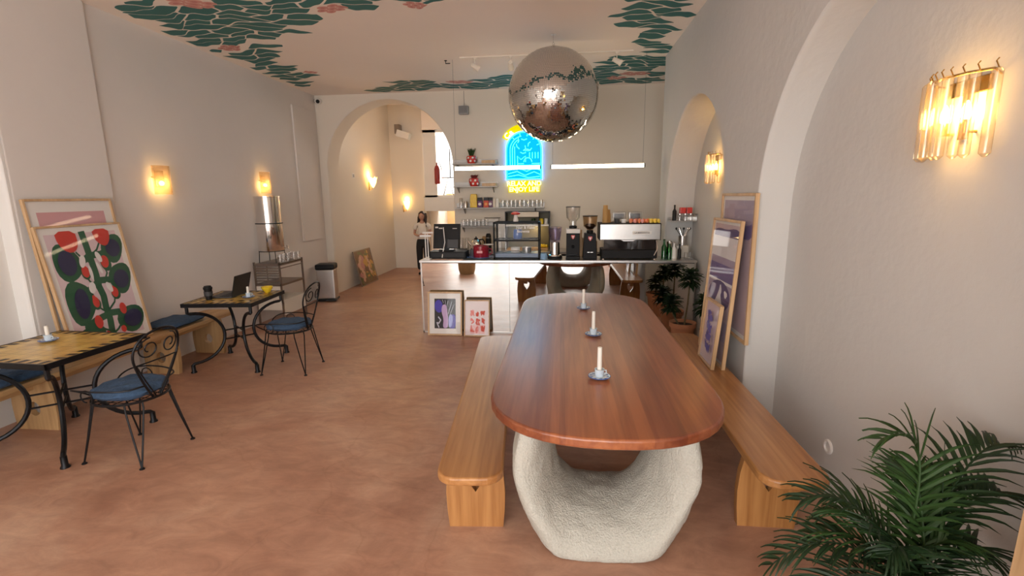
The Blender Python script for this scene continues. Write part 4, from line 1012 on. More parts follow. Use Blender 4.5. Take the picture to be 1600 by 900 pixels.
MB().box((-W_+.02, .02, .022), (W_-.02, D_-.02, .075), .004).build('tray', mat('blue_grey_tray', (.10, .16, .26), .35), dc)
letters('lettering', 'Non & Flake', .048, m_white, dc, (.12, .006, .40), .0005, .001); letters('lettering', 'Brownie', .048, m_white, dc, (.09, .006, .350), .0005, .001)
for k, (x, z, c, r_) in enumerate(((-.24, .252, 'clear', .028), (-.17, .252, 'clear', .028), (-.24, .076, 'clear', .03), (-.16, .076, 'clear', .03))):
    j = MB().lathe([(.0, 0), (r_, 0), (r_, .10), (r_*.8, .12), (r_*.8, .135), (0, .135)], n=18).build('glass_jar', m_glass, loc=(-.59+x, 6.54, CT+z))
    lab(j, ('glass jar on the upper shelf of the display case, left one', 'glass jar on the upper shelf of the display case, right one', 'glass jar on the lower tray of the display case, left one', 'glass jar on the lower tray of the display case, right one')[k], 'jar', 'jars in the display case')
bj = MB().lathe([(.0, 0), (.052, 0), (.062, .04), (.060, .11), (.045, .13), (.0, .13)], n=24).build('blue_jar', m_blue, loc=(-.59, 6.54, CT+.252)); lab(bj, 'deep blue jar on the upper shelf of the display case', 'jar')
for k, (x, y, m_, lb) in enumerate(((-.62, 6.52, m_white, 'white cake tin low in the display case, left one'), (-.47, 6.54, m_steel, 'steel cake tin low in the display case, right one'))):
    lab(MB().lathe([(.0, 0), (.06, 0), (.064, .06), (.068, .062), (.060, .062), (.056, .01), (0, .008)], n=24).build('cake_tin', m_, loc=(x, y, CT+.076)), lb, 'tin')
tg = MB().tube([(-.78, 6.42, CT+.085), (-.70, 6.46, CT+.10), (-.56, 6.43, CT+.10), (-.53, 6.41, CT+.083)], .007, 6).build('serving_tongs', m_chrome); lab(tg, 'steel tongs lying in the tray of the display case', 'tongs')
bt = thing('squeeze_bottle', 'white squeeze bottle with a wide red cap on the display case', 'bottle', (-.61, 6.50, CT+.486))
MB().lathe([(.0, 0), (.034, 0), (.034, .02), (.024, .07), (.022, .09), (0, .09)], n=20).build('body', m_white, bt); MB().lathe([(.022, .085), (.06, .095), (.062, .11), (.03, .128), (0, .13)], n=24).build('cap', m_red, bt)
nb = MB().lathe([(.0, 0), (.045, 0), (.05, .04), (.04, .075), (.0, .075)], n=16).build('blue_cloth', mat('light_blue_cloth', (.25, .42, .62), .9, bump=.5, bscale=60), loc=(-.235, 6.38, CT)); lab(nb, 'crumpled light blue cloth beside the display case', 'cloth')

# blender
bn = thing('blender', 'steel blender with a lilac plastic jug', 'blender', (-.09, 6.44, CT))
MB().lathe([(.0, 0), (.095, 0), (.098, .02), (.092, .035), (.0, .04)], n=28).build('base', m_blackm, bn)
MB().lathe([(.092, .036), (.088, .05), (.066, .058), (.062, .215), (0, .215)], n=28).build('motor_body', m_chrome, bn)
MB().lathe([(.058, .216), (.068, .24), (.088, .36), (.090, .395), (.084, .395), (.066, .25), (.0, .225)], n=28).build('jug', glass('lilac_plastic', (.80, .76, .86), 1.3, .1, .1), bn)
MB().lathe([(.090, .393), (.094, .40), (.090, .415), (.03, .422), (.0, .422)], n=28).build('lid', glass('lilac_lid', (.72, .70, .82), 1.3, .15, .15), bn)

# coffee grinders
def emblem(parent, y, z, s=1.):
    em_ = MB().prism([(-.022*s, .026*s+z), (.022*s, .026*s+z), (.024*s, .004*s+z), (.010*s, -.018*s+z), (0, -.028*s+z), (-.010*s, -.018*s+z), (-.024*s, .004*s+z)], y-.002, y, 'XZ').build('emblem', m_red, parent)
    MB().box((-.012*s, y-.0035, z+.004*s), (.012*s, y-.002, z+.012*s)).box((-.004*s, y-.0035, z-.014*s), (.004*s, y-.002, z+.004*s)).build('emblem_mark', m_white, em_)
g1 = thing('coffee_grinder', 'taller black coffee grinder with a white collar and clear hopper', 'coffee grinder', (.145, 6.46, CT))
MB().box((-.085, -.09, .035), (.085, .09, .335), .006).build('body', m_blackm, g1); MB().box((-.09, -.14, 0), (.09, .10, .04), .006).build('base', m_blackm, g1)
MB().box((-.09, -.10, .335), (.09, .10, .39), .008).build('collar', m_white, g1)
MB().lathe([(.05, .39), (.052, .42), (.04, .43)], n=24).build('adjusting_ring', m_black, g1)
MB().lathe([(.040, .425), (.042, .48), (.085, .53), (.092, .665), (.088, .665), (.080, .535), (.036, .485), (.036, .43)], n=28).build('hopper', m_glass, g1)
MB().lathe([(.094, .665), (.094, .675), (0, .678)], n=28).build('lid', m_dgrey, g1); emblem(g1, -.09, .285)
MB().tube([(0, -.09, .17), (0, -.12, .16)], .018, 12).box((-.05, -.12, .06), (.05, -.09, .07)).build('spout', m_black, g1)
g2 = thing('coffee_grinder', 'shorter black coffee grinder with a smoky hopper of beans', 'coffee grinder', (.365, 6.46, CT))
MB().prism([(-.09, 0), (.09, 0), (.072, .33), (-.072, .33)], -.10, .10, 'XZ').build('body', m_blackm, g2, bevel=.006)
MB().lathe([(.04, .33), (.045, .36), (.035, .37)], n=24).build('adjusting_ring', m_black, g2)
MB().lathe([(.035, .362), (.045, .385), (.085, .42), (.095, .545), (.091, .545), (.08, .425), (.035, .39)], n=28).build('hopper', glass('smoky_plastic', (.86, .78, .68), 1.3, .05, .08), g2)
MB().lathe([(.0, .372), (.04, .385), (.072, .425), (.05, .45), (.0, .455)], n=20).build('coffee_beans', mat('roasted_coffee', (.03, .012, .006), .6, noise=.6, nscale=120, bump=1, bscale=160), g2)
MB().lathe([(.097, .545), (.097, .556), (.0, .562)], n=28).build('lid', m_black, g2); emblem(g2, -.10, .265, 1.1)
MB().box((-.035, -.102, .085), (-.005, -.1005, .093)).box((.005, -.102, .085), (.038, -.1005, .093)).build('switch_marks', m_steel, g2)
for k, (x, lb) in enumerate(((.255, 'orange and wood stirrers standing between the two grinders'), (.46, 'brown paper bag standing between grinder and espresso machine'))):
    o = (MB().tube([(0, 0, 0), (.005, 0, .36)], .012).tube([(-.02, .01, 0), (-.02, .01, .38)], .01).lathe([(.0, 0), (.035, 0), (.038, .25), (.03, .25), (0, .02)], n=14) if k == 0 else MB().box((-.025, -.04, 0), (.014, .04, .21), .004)).build(('stirrer_pot', 'paper_bag')[k], (m_oak, mat('brown_kraft_paper', (.36, .22, .11), .8))[k], loc=(x, 6.64, CT))
    lab(o, lb, ('stirrers', 'paper bag')[k])

# espresso machine, seen from behind
em = thing('espresso_machine', 'wide steel espresso machine seen from behind with a name badge', 'espresso machine', (.855, 6.28, CT))
MB().box((-.345, .0, .02), (.345, .40, .125), .008).build('drip_base', m_blackm, em)
for sx_ in (-.32, .32):
    for sy_ in (.04, .36): MB().lathe([(.02, 0), (.025, .0), (.018, .022)], c=(sx_, sy_, 0), n=14).build('foot', m_chrome, em)
MB().box((-.32, .06, .125), (.34, .38, .26)).build('core', mat('glossy_black_panel', (.02, .015, .015), .08, coat=.5), em)
MB().box((-.375, -.01, .255), (.375, .42, .455), .006).build('housing', m_steel, em)
MB().prism([(-.11, .255), (.07, .255), (.04, .238), (-.08, .238)], -.008, .0, 'XZ').build('cup_light_lip', m_steel, em)
MB().box((-.378, -.014, .452), (.378, .424, .462), .003).build('cup_rail', m_blackm, em)
for x_ in (-.378, .370): MB().box((x_, -.012, .25), (x_+.009, .42, .455)).build('side_panel', m_blackm, em)
MB().box((.03, -.014, .325), (.265, -.010, .365), .001).build('badge', m_white, em)
letters('lettering', 'LA MARZOCCO', .026, m_black, em, (.148, -.0145, .336), .0004, .0006)
MB().tube([(.33, .02, .25), (.345, -.02, .15), (.30, -.03, .06)], .006, 8).build('steam_wand', m_chrome, em)
ET = CT+.463
for k, (x, lb) in enumerate(((.56, 'tall stack of kraft paper cups on the left of the espresso machine'), (.60, 'shorter stack of kraft cups just behind the tall one'))):
    b = MB(); n_ = 9-3*k
    for i in range(n_): b.lathe([(.040-.0006*i, .02*i), (.041-.0006*i, .02*i+.004), (.036-.0006*i, .02*i+.02)], n=20)
    b.lathe([(.03, .02*n_), (.028, .02*n_+.045), (0, .02*n_+.045)], n=20)
    lab(b.build('cup_stack', mat('kraft_cup', (.50, .29, .10), .7), loc=(x, 6.46+.09*k, ET)), lb, 'cup stack', 'paper cup stacks on the espresso machine')
m_clr = glass('clear_plastic_tub', (.9, .9, .9), 1.4, .15, .18)
for k, (x, lb) in enumerate(((.745, 'clear plastic tub with dark lids on the espresso machine, left one'), (.955, 'clear plastic tub with dark lids on the espresso machine, right one'))):
    t = thing('lid_tub', lb, 'tub', (x, 6.58, ET), 0, 'lid tubs on the espresso machine')
    MB().box((-.085, -.05, 0), (.085, .05, .135), .012).build('tub', m_clr, t)
    MB().box((-.06, -.03, .04), (.06, .03, .11), .008).build('dark_lids', m_black, t); MB().box((-.05, -.046, .02), (.05, -.04, .045)).build('pale_label', m_white, t)
cu = MB()
lab(MB().lathe([(.0, 0), (.028, 0), (.036, .05), (.032, .05), (0, .01)], n=18).build('espresso_cup', m_dgrey, loc=(.70, 6.38, ET)), 'small dark cup on top of the espresso machine', 'cup')
lab(MB().lathe([(.0, 0), (.028, 0), (.036, .05), (.032, .05), (0, .01)], n=18).build('espresso_cup', m_white, loc=(.785, 6.38, ET)), 'small white cup on top of the espresso machine', 'cup')
m_or = mat('orange_wrapper', (.85, .25, .10), .4); m_ro = mat('pink_wrapper', (.85, .35, .30), .4); m_ye = mat('yellow_wrapper', (.9, .65, .08), .4)
rn = random.Random(6)
for k in range(22):
    u = k/21; m_ = (m_ro if k % 2 else m_or) if u < .45 else (m_or if u < .65 else m_ye)
    b = MB().tube([(-.024, 0, 0), (-.017, 0, 0), (-.013, 0, .006), (.013, 0, .006), (.017, 0, 0), (.024, 0, 0)], [.010, .005, .015, .015, .005, .010], 8)
    o = b.build('wrapped_sweet', m_, loc=(.86+.36*u+rn.uniform(-.01, .01), 6.40+-.045+.05*(k % 3), ET+.016))
    o.rotation_euler = (0, R(rn.uniform(-6, 6)), R(90+rn.uniform(-12, 12)))
    o.scale = (1.25, 1.25, 1.7)
    lab(o, 'pink or orange wrapped sweet piled on the espresso machine' if u < .65 else 'yellow wrapped sweet piled on the espresso machine', 'sweet', 'wrapped sweets, pink and orange' if u < .65 else 'wrapped sweets, yellow')
# right end of the counter
m_gg = glass('green_bottle_glass', (.15, .5, .25), 1.4, .05, .08)
def bottle(label, x, y, z, r_, h, m_, capm, nm='bottle', g=None):
    t = thing(nm, label, 'bottle', (x, y, z), 0, g)
    MB().lathe([(.0, 0), (r_, 0), (r_, h*.6), (r_*.4, h*.75), (r_*.38, h*.93), (0, h*.93)], n=18).build('body', m_, t)
    MB().lathe([(r_*.42, h*.9), (r_*.45, h), (0, h)], n=14).build('cap', capm, t)
bottle('green glass bottle at the right of the espresso machine', 1.31, 6.42, CT, .032, .25, m_gg, m_leafb)
bottle('clear green bottle with a white cap near the counter end', 1.375, 6.40, CT, .032, .22, m_gg, m_white)
bottle('white plastic bottle near the counter end', 1.435, 6.42, CT, .034, .20, m_white, m_white)
lab(MB().lathe([(.0, 0), (.035, 0), (.038, .1), (.030, .16), (.038, .21), (.033, .21), (.026, .16), (.0, .02)], n=20).tube([(.036, 0, .18), (.07, 0, .17), (.065, 0, .08), (.037, 0, .06)], .005, 6).build('milk_jug', m_chrome, loc=(1.40, 6.54, CT)), 'tall steel milk jug at the counter end', 'jug')
bottle('slim black bottle in front of the utensil box', 1.50, 6.40, CT, .022, .19, m_black, m_black)
ub = thing('utensil_pot', 'steel pot of spoons and whisks at the counter end', 'utensil pot', (1.57, 6.56, CT+.161))
MB().lathe([(.0, 0), (.05, 0), (.052, .12), (.048, .12), (.046, .01), (0, .01)], n=20).build('pot', m_steel, ub)
for k in range(6):
    a = R(-60+34*k); MB().tube([(0, 0, .02), (.03*sin(a), .01*cos(a), .12), (.09*sin(a), .02, .20)], .004, 6).sphere((.095*sin(a), .02, .212), .013, 10, 6, (1, .4, 1.3)).build('spoon', m_chrome if k % 2 else m_black, ub)
lab(MB().box((-.08, -.07, 0), (.08, .07, .16), .01).build('storage_box', mat('cloudy_plastic', (.55, .54, .50), .3), loc=(1.56, 6.56, CT)), 'cloudy plastic box under the utensil pot', 'box')
lab(MB().box((-.045, -.05, 0), (.045, .05, .085), .008).build('clear_tub', m_clr, loc=(1.60, 6.36, CT)), 'clear plastic tub at the very end of the counter', 'tub')
# little steel shelf in the recess
ws = thing('recess_shelf', 'small steel shelf with a raised edge in the far right recess', 'shelf', (1.565, 6.62, 1.45))
MB().box((-.165, -.12, 0), (.165, .12, .012)).build('board', m_steel, ws); MB().box((.155, -.12, .012), (.165, .12, .10)).box((-.165, .11, .012), (.155, .12, .05)).build('raised_edge', m_steel, ws)
bottle('slim black bottle standing on the small recess shelf', 1.455, 6.58, 1.463, .026, .20, m_black, m_black)
for k, (x, y) in enumerate(((1.52, 6.56), (1.59, 6.56), (1.66, 6.57))):
    t = thing('storage_jar', ('glass jar on the recess shelf, next to the black bottle', 'middle glass jar on the recess shelf', 'glass jar on the recess shelf, by its raised edge')[k], 'jar', (x, y, 1.463), 0, 'jars on the recess shelf')
    MB().lathe([(.0, 0), (.030, 0), (.032, .06), (.026, .075), (0, .075)], n=18).build('jar', m_clr, t); MB().lathe([(.028, .075), (.028, .09), (0, .09)], n=18).build('lid', m_steel, t)
for k, x in enumerate((1.55, 1.63)): lab(MB().box((-.034, -.04, 0), (.034, .04, .075), .006).build('red_tin', m_red, loc=(x, 6.56, 1.555)), ('bright red tin stacked on the recess jars, left one', 'bright red tin stacked on the recess jars, right one')[k], 'tin', 'red tins on the recess shelf')

# ------------------------------------------------------------------ kitchen shelves and back counter
def shelf(label, x0, x1, z, wood_end=False, d=.24, lip=.05):
    t = thing('wall_shelf', label, 'shelf', ((x0+x1)/2, YB, z), 0, 'steel shelves on the back wall'); h = (x1-x0)/2; m_steel = mat('satin_shelf_steel', (.34, .32, .30), .42, .8)
    MB().box((-h, -d, -.012), (h, 0, 0), .002).build('board', m_steel, t)
    MB().box((-h, -.014, 0), (h, -.004, lip+.03)).build('back_lip', m_steel, t)
    for s in (-.8, .8): MB().prism([(-.02, -.012), (-d*.8, -.012), (-.02, -.11)], s*h-.006, s*h+.006, 'YZ').build('bracket', m_steel, t)
    if wood_end: MB().box((h-.26, -d-.004, .001), (h-.02, -.02, .05), .004).build('wooden_crate', m_oak, t)
shelf('top steel wall shelf holding a potted spiky plant', -1.92, -1.13, 2.37, True)
shelf('second steel wall shelf with a red spotted pot', -1.92, -1.13, 1.98, True)
shelf('long steel wall shelf with coffee bags and a row of glasses', -1.90, -.31, 1.61, False)
shelf('lowest steel wall shelf with tumblers behind the till', -1.84, -1.14, 1.28, False)
def spotted_pot(label, x, z, s=1.):
    t = thing('spotted_pot', label, 'plant pot', (x, 8.70, z), 0, 'red pots with white spots')
    MB().lathe([(.0, 0), (.06*s, 0), (.085*s, .05*s), (.085*s, .11*s), (.075*s, .13*s), (.07*s, .13*s), (.07*s, .1*s), (0, .1*s)], n=28).build('body', m_red, t)
    b = MB()
    for j, zz in enumerate((.04, .095)):
        for k in range(7):
            a = 2*pi*(k+.5*j)/7+.2; r_ = .087*s
            c = Vector((r_*cos(a)*.985, r_*sin(a)*.985, zz*s)); e1 = Vector((-sin(a), cos(a), 0)); e2 = Vector((0, 0, 1)); nn = Vector((cos(a), sin(a), 0))
            pts = [c+nn*.004+(e1*cos(q)+e2*sin(q))*.019*s for q in [2*pi*i/10 for i in range(10)]]; b.mesh(pts, [list(range(10))])
    b.build('white_spots', m_white, t, fix=False)
    b = MB()
    b.mesh([(.08*s, -.02, .02), (.12*s, -.04, .0), (.10*s, -.05, .05)], [(0, 1, 2)])
    return t
p1 = spotted_pot('red pot with white spots and a spiky plant on the top shelf', -1.585, 2.372)
p2 = spotted_pot('red pot with white spots on the second shelf', -1.55, 1.982, 1.05)
def tuft(parent_loc, label, n, h, m_, spread=.7, r_=.004, nm='spiky_plant'):
    b = MB(); rn = random.Random(int(parent_loc[2]*100))
    for i in range(n):
        a = 2*pi*i/n*2.4; l = h*rn.uniform(.7, 1); s = spread*rn.uniform(.3, 1)
        b.tube([(.02*cos(a), .02*sin(a), 0), (.02*cos(a)+l*s*.4*cos(a), .02*sin(a)+l*s*.4*sin(a), l*.6), (.02*cos(a)+l*s*.8*cos(a), .02*sin(a)+l*s*.8*sin(a), l)], [r_, r_*1.1, r_*.3], 5)
    return lab(b.build(nm, m_, loc=parent_loc), label, 'plant')
tuft((-1.585, 8.70, 2.472), 'spiky green plant growing in the spotted pot on the top shelf', 46, .17, m_leafb, .55, .006)
tuft((-1.55, 8.70, 2.087), 'dried dark red flowers in the spotted pot on the second shelf', 40, .10, mat('dried_red_flower', (.16, .02, .02), .8), .9, .009, 'dried_flowers')
# long shelf goods
SZ = 1.612
bgm = MB().prism([(-.065, 0), (.065, 0), (.06, .17), (.055, .235), (-.05, .235), (-.06, .17)], -.035, .035, 'XZ')
lab(bgm.build('snack_bag', mat('yellow_foil_bag', (.80, .52, .02), .35, noise=.25, nscale=30, bump=.5, bscale=30), loc=(-1.56, 8.68, SZ), bevel=.01), 'tall yellow bag standing on the long shelf', 'bag')
for k, (x, c1, lb) in enumerate(((-1.445, (.14, .05, .16), 'purple coffee bag with a black top, beside the yellow bag'), (-1.335, (.60, .09, .06), 'red coffee bag with a black top on the long shelf'), (-1.265, (.20, .10, .18), 'plum coffee bag half behind the red one'))):
    t = thing('coffee_bag', lb, 'bag', (x, 8.66+.04*(k == 2), SZ), 0, 'coffee bags on the long shelf')
    MB().prism([(-.045, 0), (.045, 0), (.043, .12), (-.043, .12)], -.03, .03, 'XZ').build('bag', pm('coffee_bag_colour_'+'abc'[k], c1), t, bevel=.006)
    MB().prism([(-.043, .12), (.043, .12), (.038, .175), (-.038, .175)], -.022, .022, 'XZ').build('folded_top', m_black, t)
    MB().prism(blob(0, .06, .028, .025), -.032, -.0305, 'XZ').build('label', (m_paper, pm('orange_label', (.8, .35, .1)), m_paper)[k], t)
for k, (x, h) in enumerate(((-1.79, .16), (-1.71, .10))): lab(MB().lathe([(.0, 0), (.035, 0), (.035, h), (.03, h+.01), (0, h+.01)], n=18).build('storage_jar', (m_clr, m_steel)[k], loc=(x, 8.68, SZ)), ('clear jar at the left end of the long shelf', 'small steel tin at the left end of the long shelf')[k], 'jar')
for k, x in enumerate((-1.19, -1.135)): lab(MB().box((-.024, -.03, 0), (.024, .03, .15), .003).build('tea_carton', m_paper if k else m_cream, loc=(x, 8.67, SZ)), ('cream carton on the long shelf beside the coffee bags', 'white carton on the long shelf beside the row of glasses')[k], 'carton')
tum = MB().lathe([(.0, 0), (.026, 0), (.033, .12), (.031, .12), (.024, .008), (0, .008)], n=18)
g0 = tum.build('drinking_glass', m_glass, loc=(-1.04, 8.66, SZ), fix=False); lab(g0, 'clear tumbler in the row along the long shelf', 'glass', 'tumblers on the long shelf')
for j in range(2):
    for i in range(10):
        if i == 0 and j == 0: continue
        o = g0.copy(); COL.objects.link(o); o.location = (-1.04+.075*i, 8.66+.08*j, SZ)
for i in range(7):
    o = g0.copy(); COL.objects.link(o); o.location = (-1.76+.070*i, 8.68+.03*(i % 2), 1.282); o['label'] = 'clear tumbler on the lowest wall shelf'; o['group'] = 'tumblers on the lowest shelf'
rk = thing('paper_roll_rail', 'white paper roll on a rail above the lowest shelf', 'paper roll', (-1.25, 8.79, 1.34))
MB().tube([(-.12, -.03, .04), (.12, -.03, .04)], .035, 16).build('roll', m_paper, rk); MB().tube([(-.14, .03, .085), (-.14, -.03, .085), (.14, -.03, .085), (.14, .03, .085)], .005, 6).build('rail', m_blackm, rk)

bc = thing('back_counter', 'low kitchen counter along the back wall', 'counter', (-.30, 8.5, 0))
MB().box((-1.60, -.26, 0), (1.7, .32, .84)).build('cabinet', m_cream, bc); MB().box((-1.62, -.28, .84), (1.72, .32, .87), .003).build('worktop', m_steel, bc)
MB().box((-1.60, -.265, .70), (1.7, -.26, .83)).build('drawer_front', m_blackm, bc)
BZ = .871
kt = thing('kettle', 'round polished kettle with a black handle on the back counter', 'kettle', (-1.49, 8.42, BZ))
MB().lathe([(.0, 0), (.10, 0), (.105, .03), (.095, .12), (.06, .19), (.03, .205), (0, .205)], n=28).build('body', m_chrome, kt)
MB().lathe([(.035, .203), (.03, .22), (.008, .225), (.012, .245), (0, .25)], n=16).build('lid_knob', m_black, kt)
MB().tube([(.055, 0, .19), (.12, 0, .20), (.15, 0, .15), (.135, 0, .07), (.10, 0, .04)], .012, 8).build('handle', m_black, kt)
MB().tube([(-.09, 0, .09), (-.13, 0, .15), (-.15, 0, .18)], [.018, .012, .008], 8).build('spout', m_chrome, kt)
th = thing('thermos_flask', 'tall black flask with a steel band beside the kettle', 'flask', (-1.27, 8.42, BZ))
MB().lathe([(.0, 0), (.048, 0), (.048, .22), (0, .22)], n=22).build('body', m_black, th); MB().lathe([(.046, .22), (.046, .235), (0, .235)], n=22).build('band', m_chrome, th); MB().lathe([(.047, .235), (.047, .27), (.03, .30), (0, .30)], n=22).build('lid', m_black, th)
lab(MB().lathe([(.0, 0), (.035, 0), (.035, .24), (0, .25)], n=18).build('pepper_mill', m_pbenchZ, loc=(-1.36, 8.5, BZ)), 'wooden mill between the kettle and the black flask', 'mill')
lab(MB().box((-.10, -.06, 0), (.10, .06, .035), .004).build('dark_tray', m_black, loc=(-1.76, 8.38, BZ)), 'small dark tray on the back counter behind the till', 'tray')
for k, (x, m_) in enumerate(((-1.78, m_clr), (-1.68, m_clr))): lab(MB().lathe([(.0, 0), (.042, 0), (.042, .2), (.036, .21), (0, .21)], n=20).build('storage_jar', m_, loc=(x, 8.55, BZ)), ('tall clear jar on the back counter, left one', 'tall clear jar on the back counter, right one')[k], 'jar', 'tall jars on the back counter')
# wall-hung kitchen cabinet, open, with a white hood
kc = thing('open_cabinet', 'open dark kitchen cabinet with a white shelf and hood on the back wall', 'cabinet', (-.60, YB, 0))
MB().box((-.39, -.30, .875), (-.375, 0, 1.535)).box((.375, -.30, .875), (.39, 0, 1.535)).box((-.39, -.30, 1.52), (.39, 0, 1.535)).build('case', m_black, kc)
MB().box((-.375, -.012, .875), (.375, -.002, 1.52)).build('back_panel', mat('olive_brown_panel', (.16, .13, .06), .5), kc)
MB().box((-.375, -.30, 1.285), (.375, -.01, 1.31)).build('shelf', m_white, kc)
MB().box((.19, -.28, 1.31), (.20, -.01, 1.52)).build('divider', m_black, kc)
MB().box((-.20, -.31, 1.445), (.20, -.05, 1.53), .004).build('hood', m_cream, kc)
for k, (dx, m_, lb) in enumerate(((.10, m_leafb, 'small green jar on the cabinet shelf'), (.24, m_yellow, 'yellow jar on the cabinet shelf'), (.325, m_white, 'white jar at the right of the cabinet shelf'))):
    lab(MB().lathe([(.0, 0), (.035, 0), (.035, .09), (.03, .1), (0, .1)], n=18).build('storage_jar', m_, loc=(-.60+dx, 8.68, 1.311)), lb, 'jar')
wb = MB().box((-.36, -.20, 0), (.36, .06, .03), .004); lab(wb.build('chopping_board', m_oak, loc=(-.60, 8.70, BZ)), 'long pale chopping board inside the open cabinet', 'chopping board')
for k in range(5): lab(MB().sphere((0, 0, 0), .032, 14, 10, (1, 1, .9)).build('lemon', m_yellow, loc=(-.36+.045*(k % 3), 8.60+.05*(k//3), BZ+.062)), 'yellow lemon on the board at the right of the open cabinet', 'lemon', 'lemons in the open cabinet')
lamp('cabinet_light', kc, (.15, -.15, 1.25), 1.2, .05, (1, .75, .35))

# ------------------------------------------------------------------ steel rack with water filter, glasses, pedal bin
rk = thing('steel_rack', 'brown steel shelf rack with a louvred end against the left wall', 'shelf rack', (-4.20, 6.83, 0))
RX, RY, RZ = .20, .32, .915
fr = MB()
for x in (-RX, RX-.022):
    for y in (-RY, RY-.022): fr.box((x, y, 0), (x+.022, y+.022, RZ))
for z in (RZ-.03, .82): fr.box((RX-.016, -RY, z), (RX, RY, z+.012))
fr.build('frame', m_dsteel, rk)
for z in (RZ-.02, .60, .36): MB().box((-RX, -RY, z-.03), (RX, RY, z), .002).build('shelf_board', m_dsteel if z != .36 else m_cream, rk)
lv = MB()
for i in range(6): lv.box((-RX+.03, -RY+.002, .64+.036*i), (RX-.03, -RY+.012, .655+.036*i))
lv.box((-.006, -RY, .62), (.006, -RY+.012, .87)); lv.build('louvre', m_dsteel, rk)
MB().box((-RX+.02, -RY-.002, .22), (RX-.02, -RY+.006, .57)).box((RX-.008, -RY+.03, .14), (RX, RY-.03, .33)).build('drawer_panel', m_cream, rk)
wf_ = thing('water_filter', 'tall polished steel two-part water filter on a wire stand', 'water filter', (-4.22, 6.72, RZ-.02))
MB().lathe([(.0, .175), (.155, .175), (.158, .18), (.155, .56), (.160, .565), (.0, .565)], n=36).build('lower_chamber', m_chrome, wf_)
MB().lathe([(.146, .566), (.150, .57), (.150, .93), (.155, .935), (.155, .95), (.0, .965)], n=36).build('upper_chamber', m_chrome, wf_)
MB().lathe([(.162, .56), (.162, .572), (.150, .575)], n=36).build('seam', m_black, wf_)
sd = MB().tube([(.15*cos(a), .15*sin(a), .168) for a in [2*pi*i/24 for i in range(24)]], .006, 6, closed=True)
for k in range(4): a = R(45+90*k); sd.tube([(.15*cos(a), .15*sin(a), .168), (.16*cos(a), .16*sin(a), .003)], .005, 6)
sd.build('wire_stand', m_blackm, wf_)
wf_.scale = (1.13, 1.13, 1)
MB().tube([(.155, .03, .21), (.20, .04, .21), (.205, .04, .19)], .009, 8).box((.185, .03, .215), (.205, .05, .245)).build('tap', m_chrome, wf_)
for i in range(9):
    o = g0.copy(); COL.objects.link(o); o.location = (-4.04-.08*(i % 2), 6.60+.062*i if i % 2 == 0 else 6.62+.062*i, RZ-.019); o['label'] = 'clear tumbler on top of the steel rack beside the water filter'; o['group'] = 'tumblers on the steel rack'
    if i % 2: o.location = (-4.055, 6.90+.035*i, RZ-.019) if i > 20 else (-4.11 if i > 4 else -4.03, 6.60+.062*i, RZ-.019)
tb_ = thing('pedal_bin', 'steel pedal bin with a black lid near the corridor arch', 'bin', (-4.20, 8.28, 0), R(12))
MB().box((-.15, -.13, .03), (.15, .13, .56), .02).build('body', m_steel, tb_)
MB().box((-.165, -.15, .56), (.165, .15, .66), .03).build('lid', m_black, tb_)
MB().box((-.16, -.17, 0), (.16, .15, .035), .008).box((.0, -.24, .015), (.18, -.13, .03), .004).build('pedal_base', m_black, tb_)
wp = thing('wall_plate', 'small square switch plate on the corridor wall', 'switch', (-4.30, 9.95, 2.26), rot=(0, 0, R(90)))
MB().box((-.055, -.008, -.05), (.055, 0, .05), .002).build('plate', m_white, wp); MB().box((-.03, -.011, -.03), (-.008, -.008, .03)).box((.008, -.011, -.03), (.012, -.008, .03)).box((.03, -.011, -.03), (.034, -.008, .03)).box((.008, -.011, .026), (.034, -.008, .03)).box((.008, -.011, -.03), (.034, -.008, -.026)).build('rocker', m_dgrey, wp)
fl = thing('flood_lamp', 'white box lamp high at the end of the corridor', 'lamp', (-3.88, 12.08, 3.40), 0)
MB().box((-.12, -.10, -.16), (.20, .10, 0), .01).xf(Matrix.Rotation(R(18), 4, 'Y')).build('housing', m_white, fl); MB().box((-.20, -.04, -.06), (-.08, .18, .16)).build('bracket', m_dsteel, fl)

# ------------------------------------------------------------------ plants
def whorl(b, c, n, l, w, tilt0, tilt1, rn):
    """rosette of pointed, folded leaves around a crown point"""
    for i in range(n):
        a = i*2.399+rn.uniform(-.15, .15); t = i/n; el = R(tilt0+(tilt1-tilt0)*t+rn.uniform(-8, 8)); L_ = l*rn.uniform(.8, 1.1)
        d = Vector((cos(a), sin(a), 0)); s = Vector((-sin(a), cos(a), 0)); pts = []
        base = Vector(c)+Vector((0, 0, -.10*l*4*t*.5+.02))
        p = base.copy(); K = 4; e = el
        ws = [.35, 1, .9, .5, .02]
        vs = []
        for k in range(K+1):
            vs += [p-s*w*ws[k]/2+Vector((0, 0, .004)), p-Vector((0, 0, .004)), p+s*w*ws[k]/2+Vector((0, 0, .004))]
            p = p+(d*cos(e)+Vector((0, 0, 1))*sin(e))*(L_/K); e -= R(16)
        b.mesh(vs, [(k*3+j, k*3+j+1, k*3+j+4, k*3+j+3) for k in range(K) for j in (0, 1)], True)
def pot(parent, r_, h):
    MB().lathe([(.0, 0), (r_*.72, 0), (r_*.90, h*.78), (r_, h*.80), (r_*1.03, h), (r_*.93, h), (r_*.88, h*.8), (r_*.7, .03), (0, .03)], n=36).build('pot', m_terra, parent)
    MB().lathe([(.0, h*.86), (r_*.89, h*.86), (r_*.89, h*.80)], n=30).build('soil', m_soil, parent)
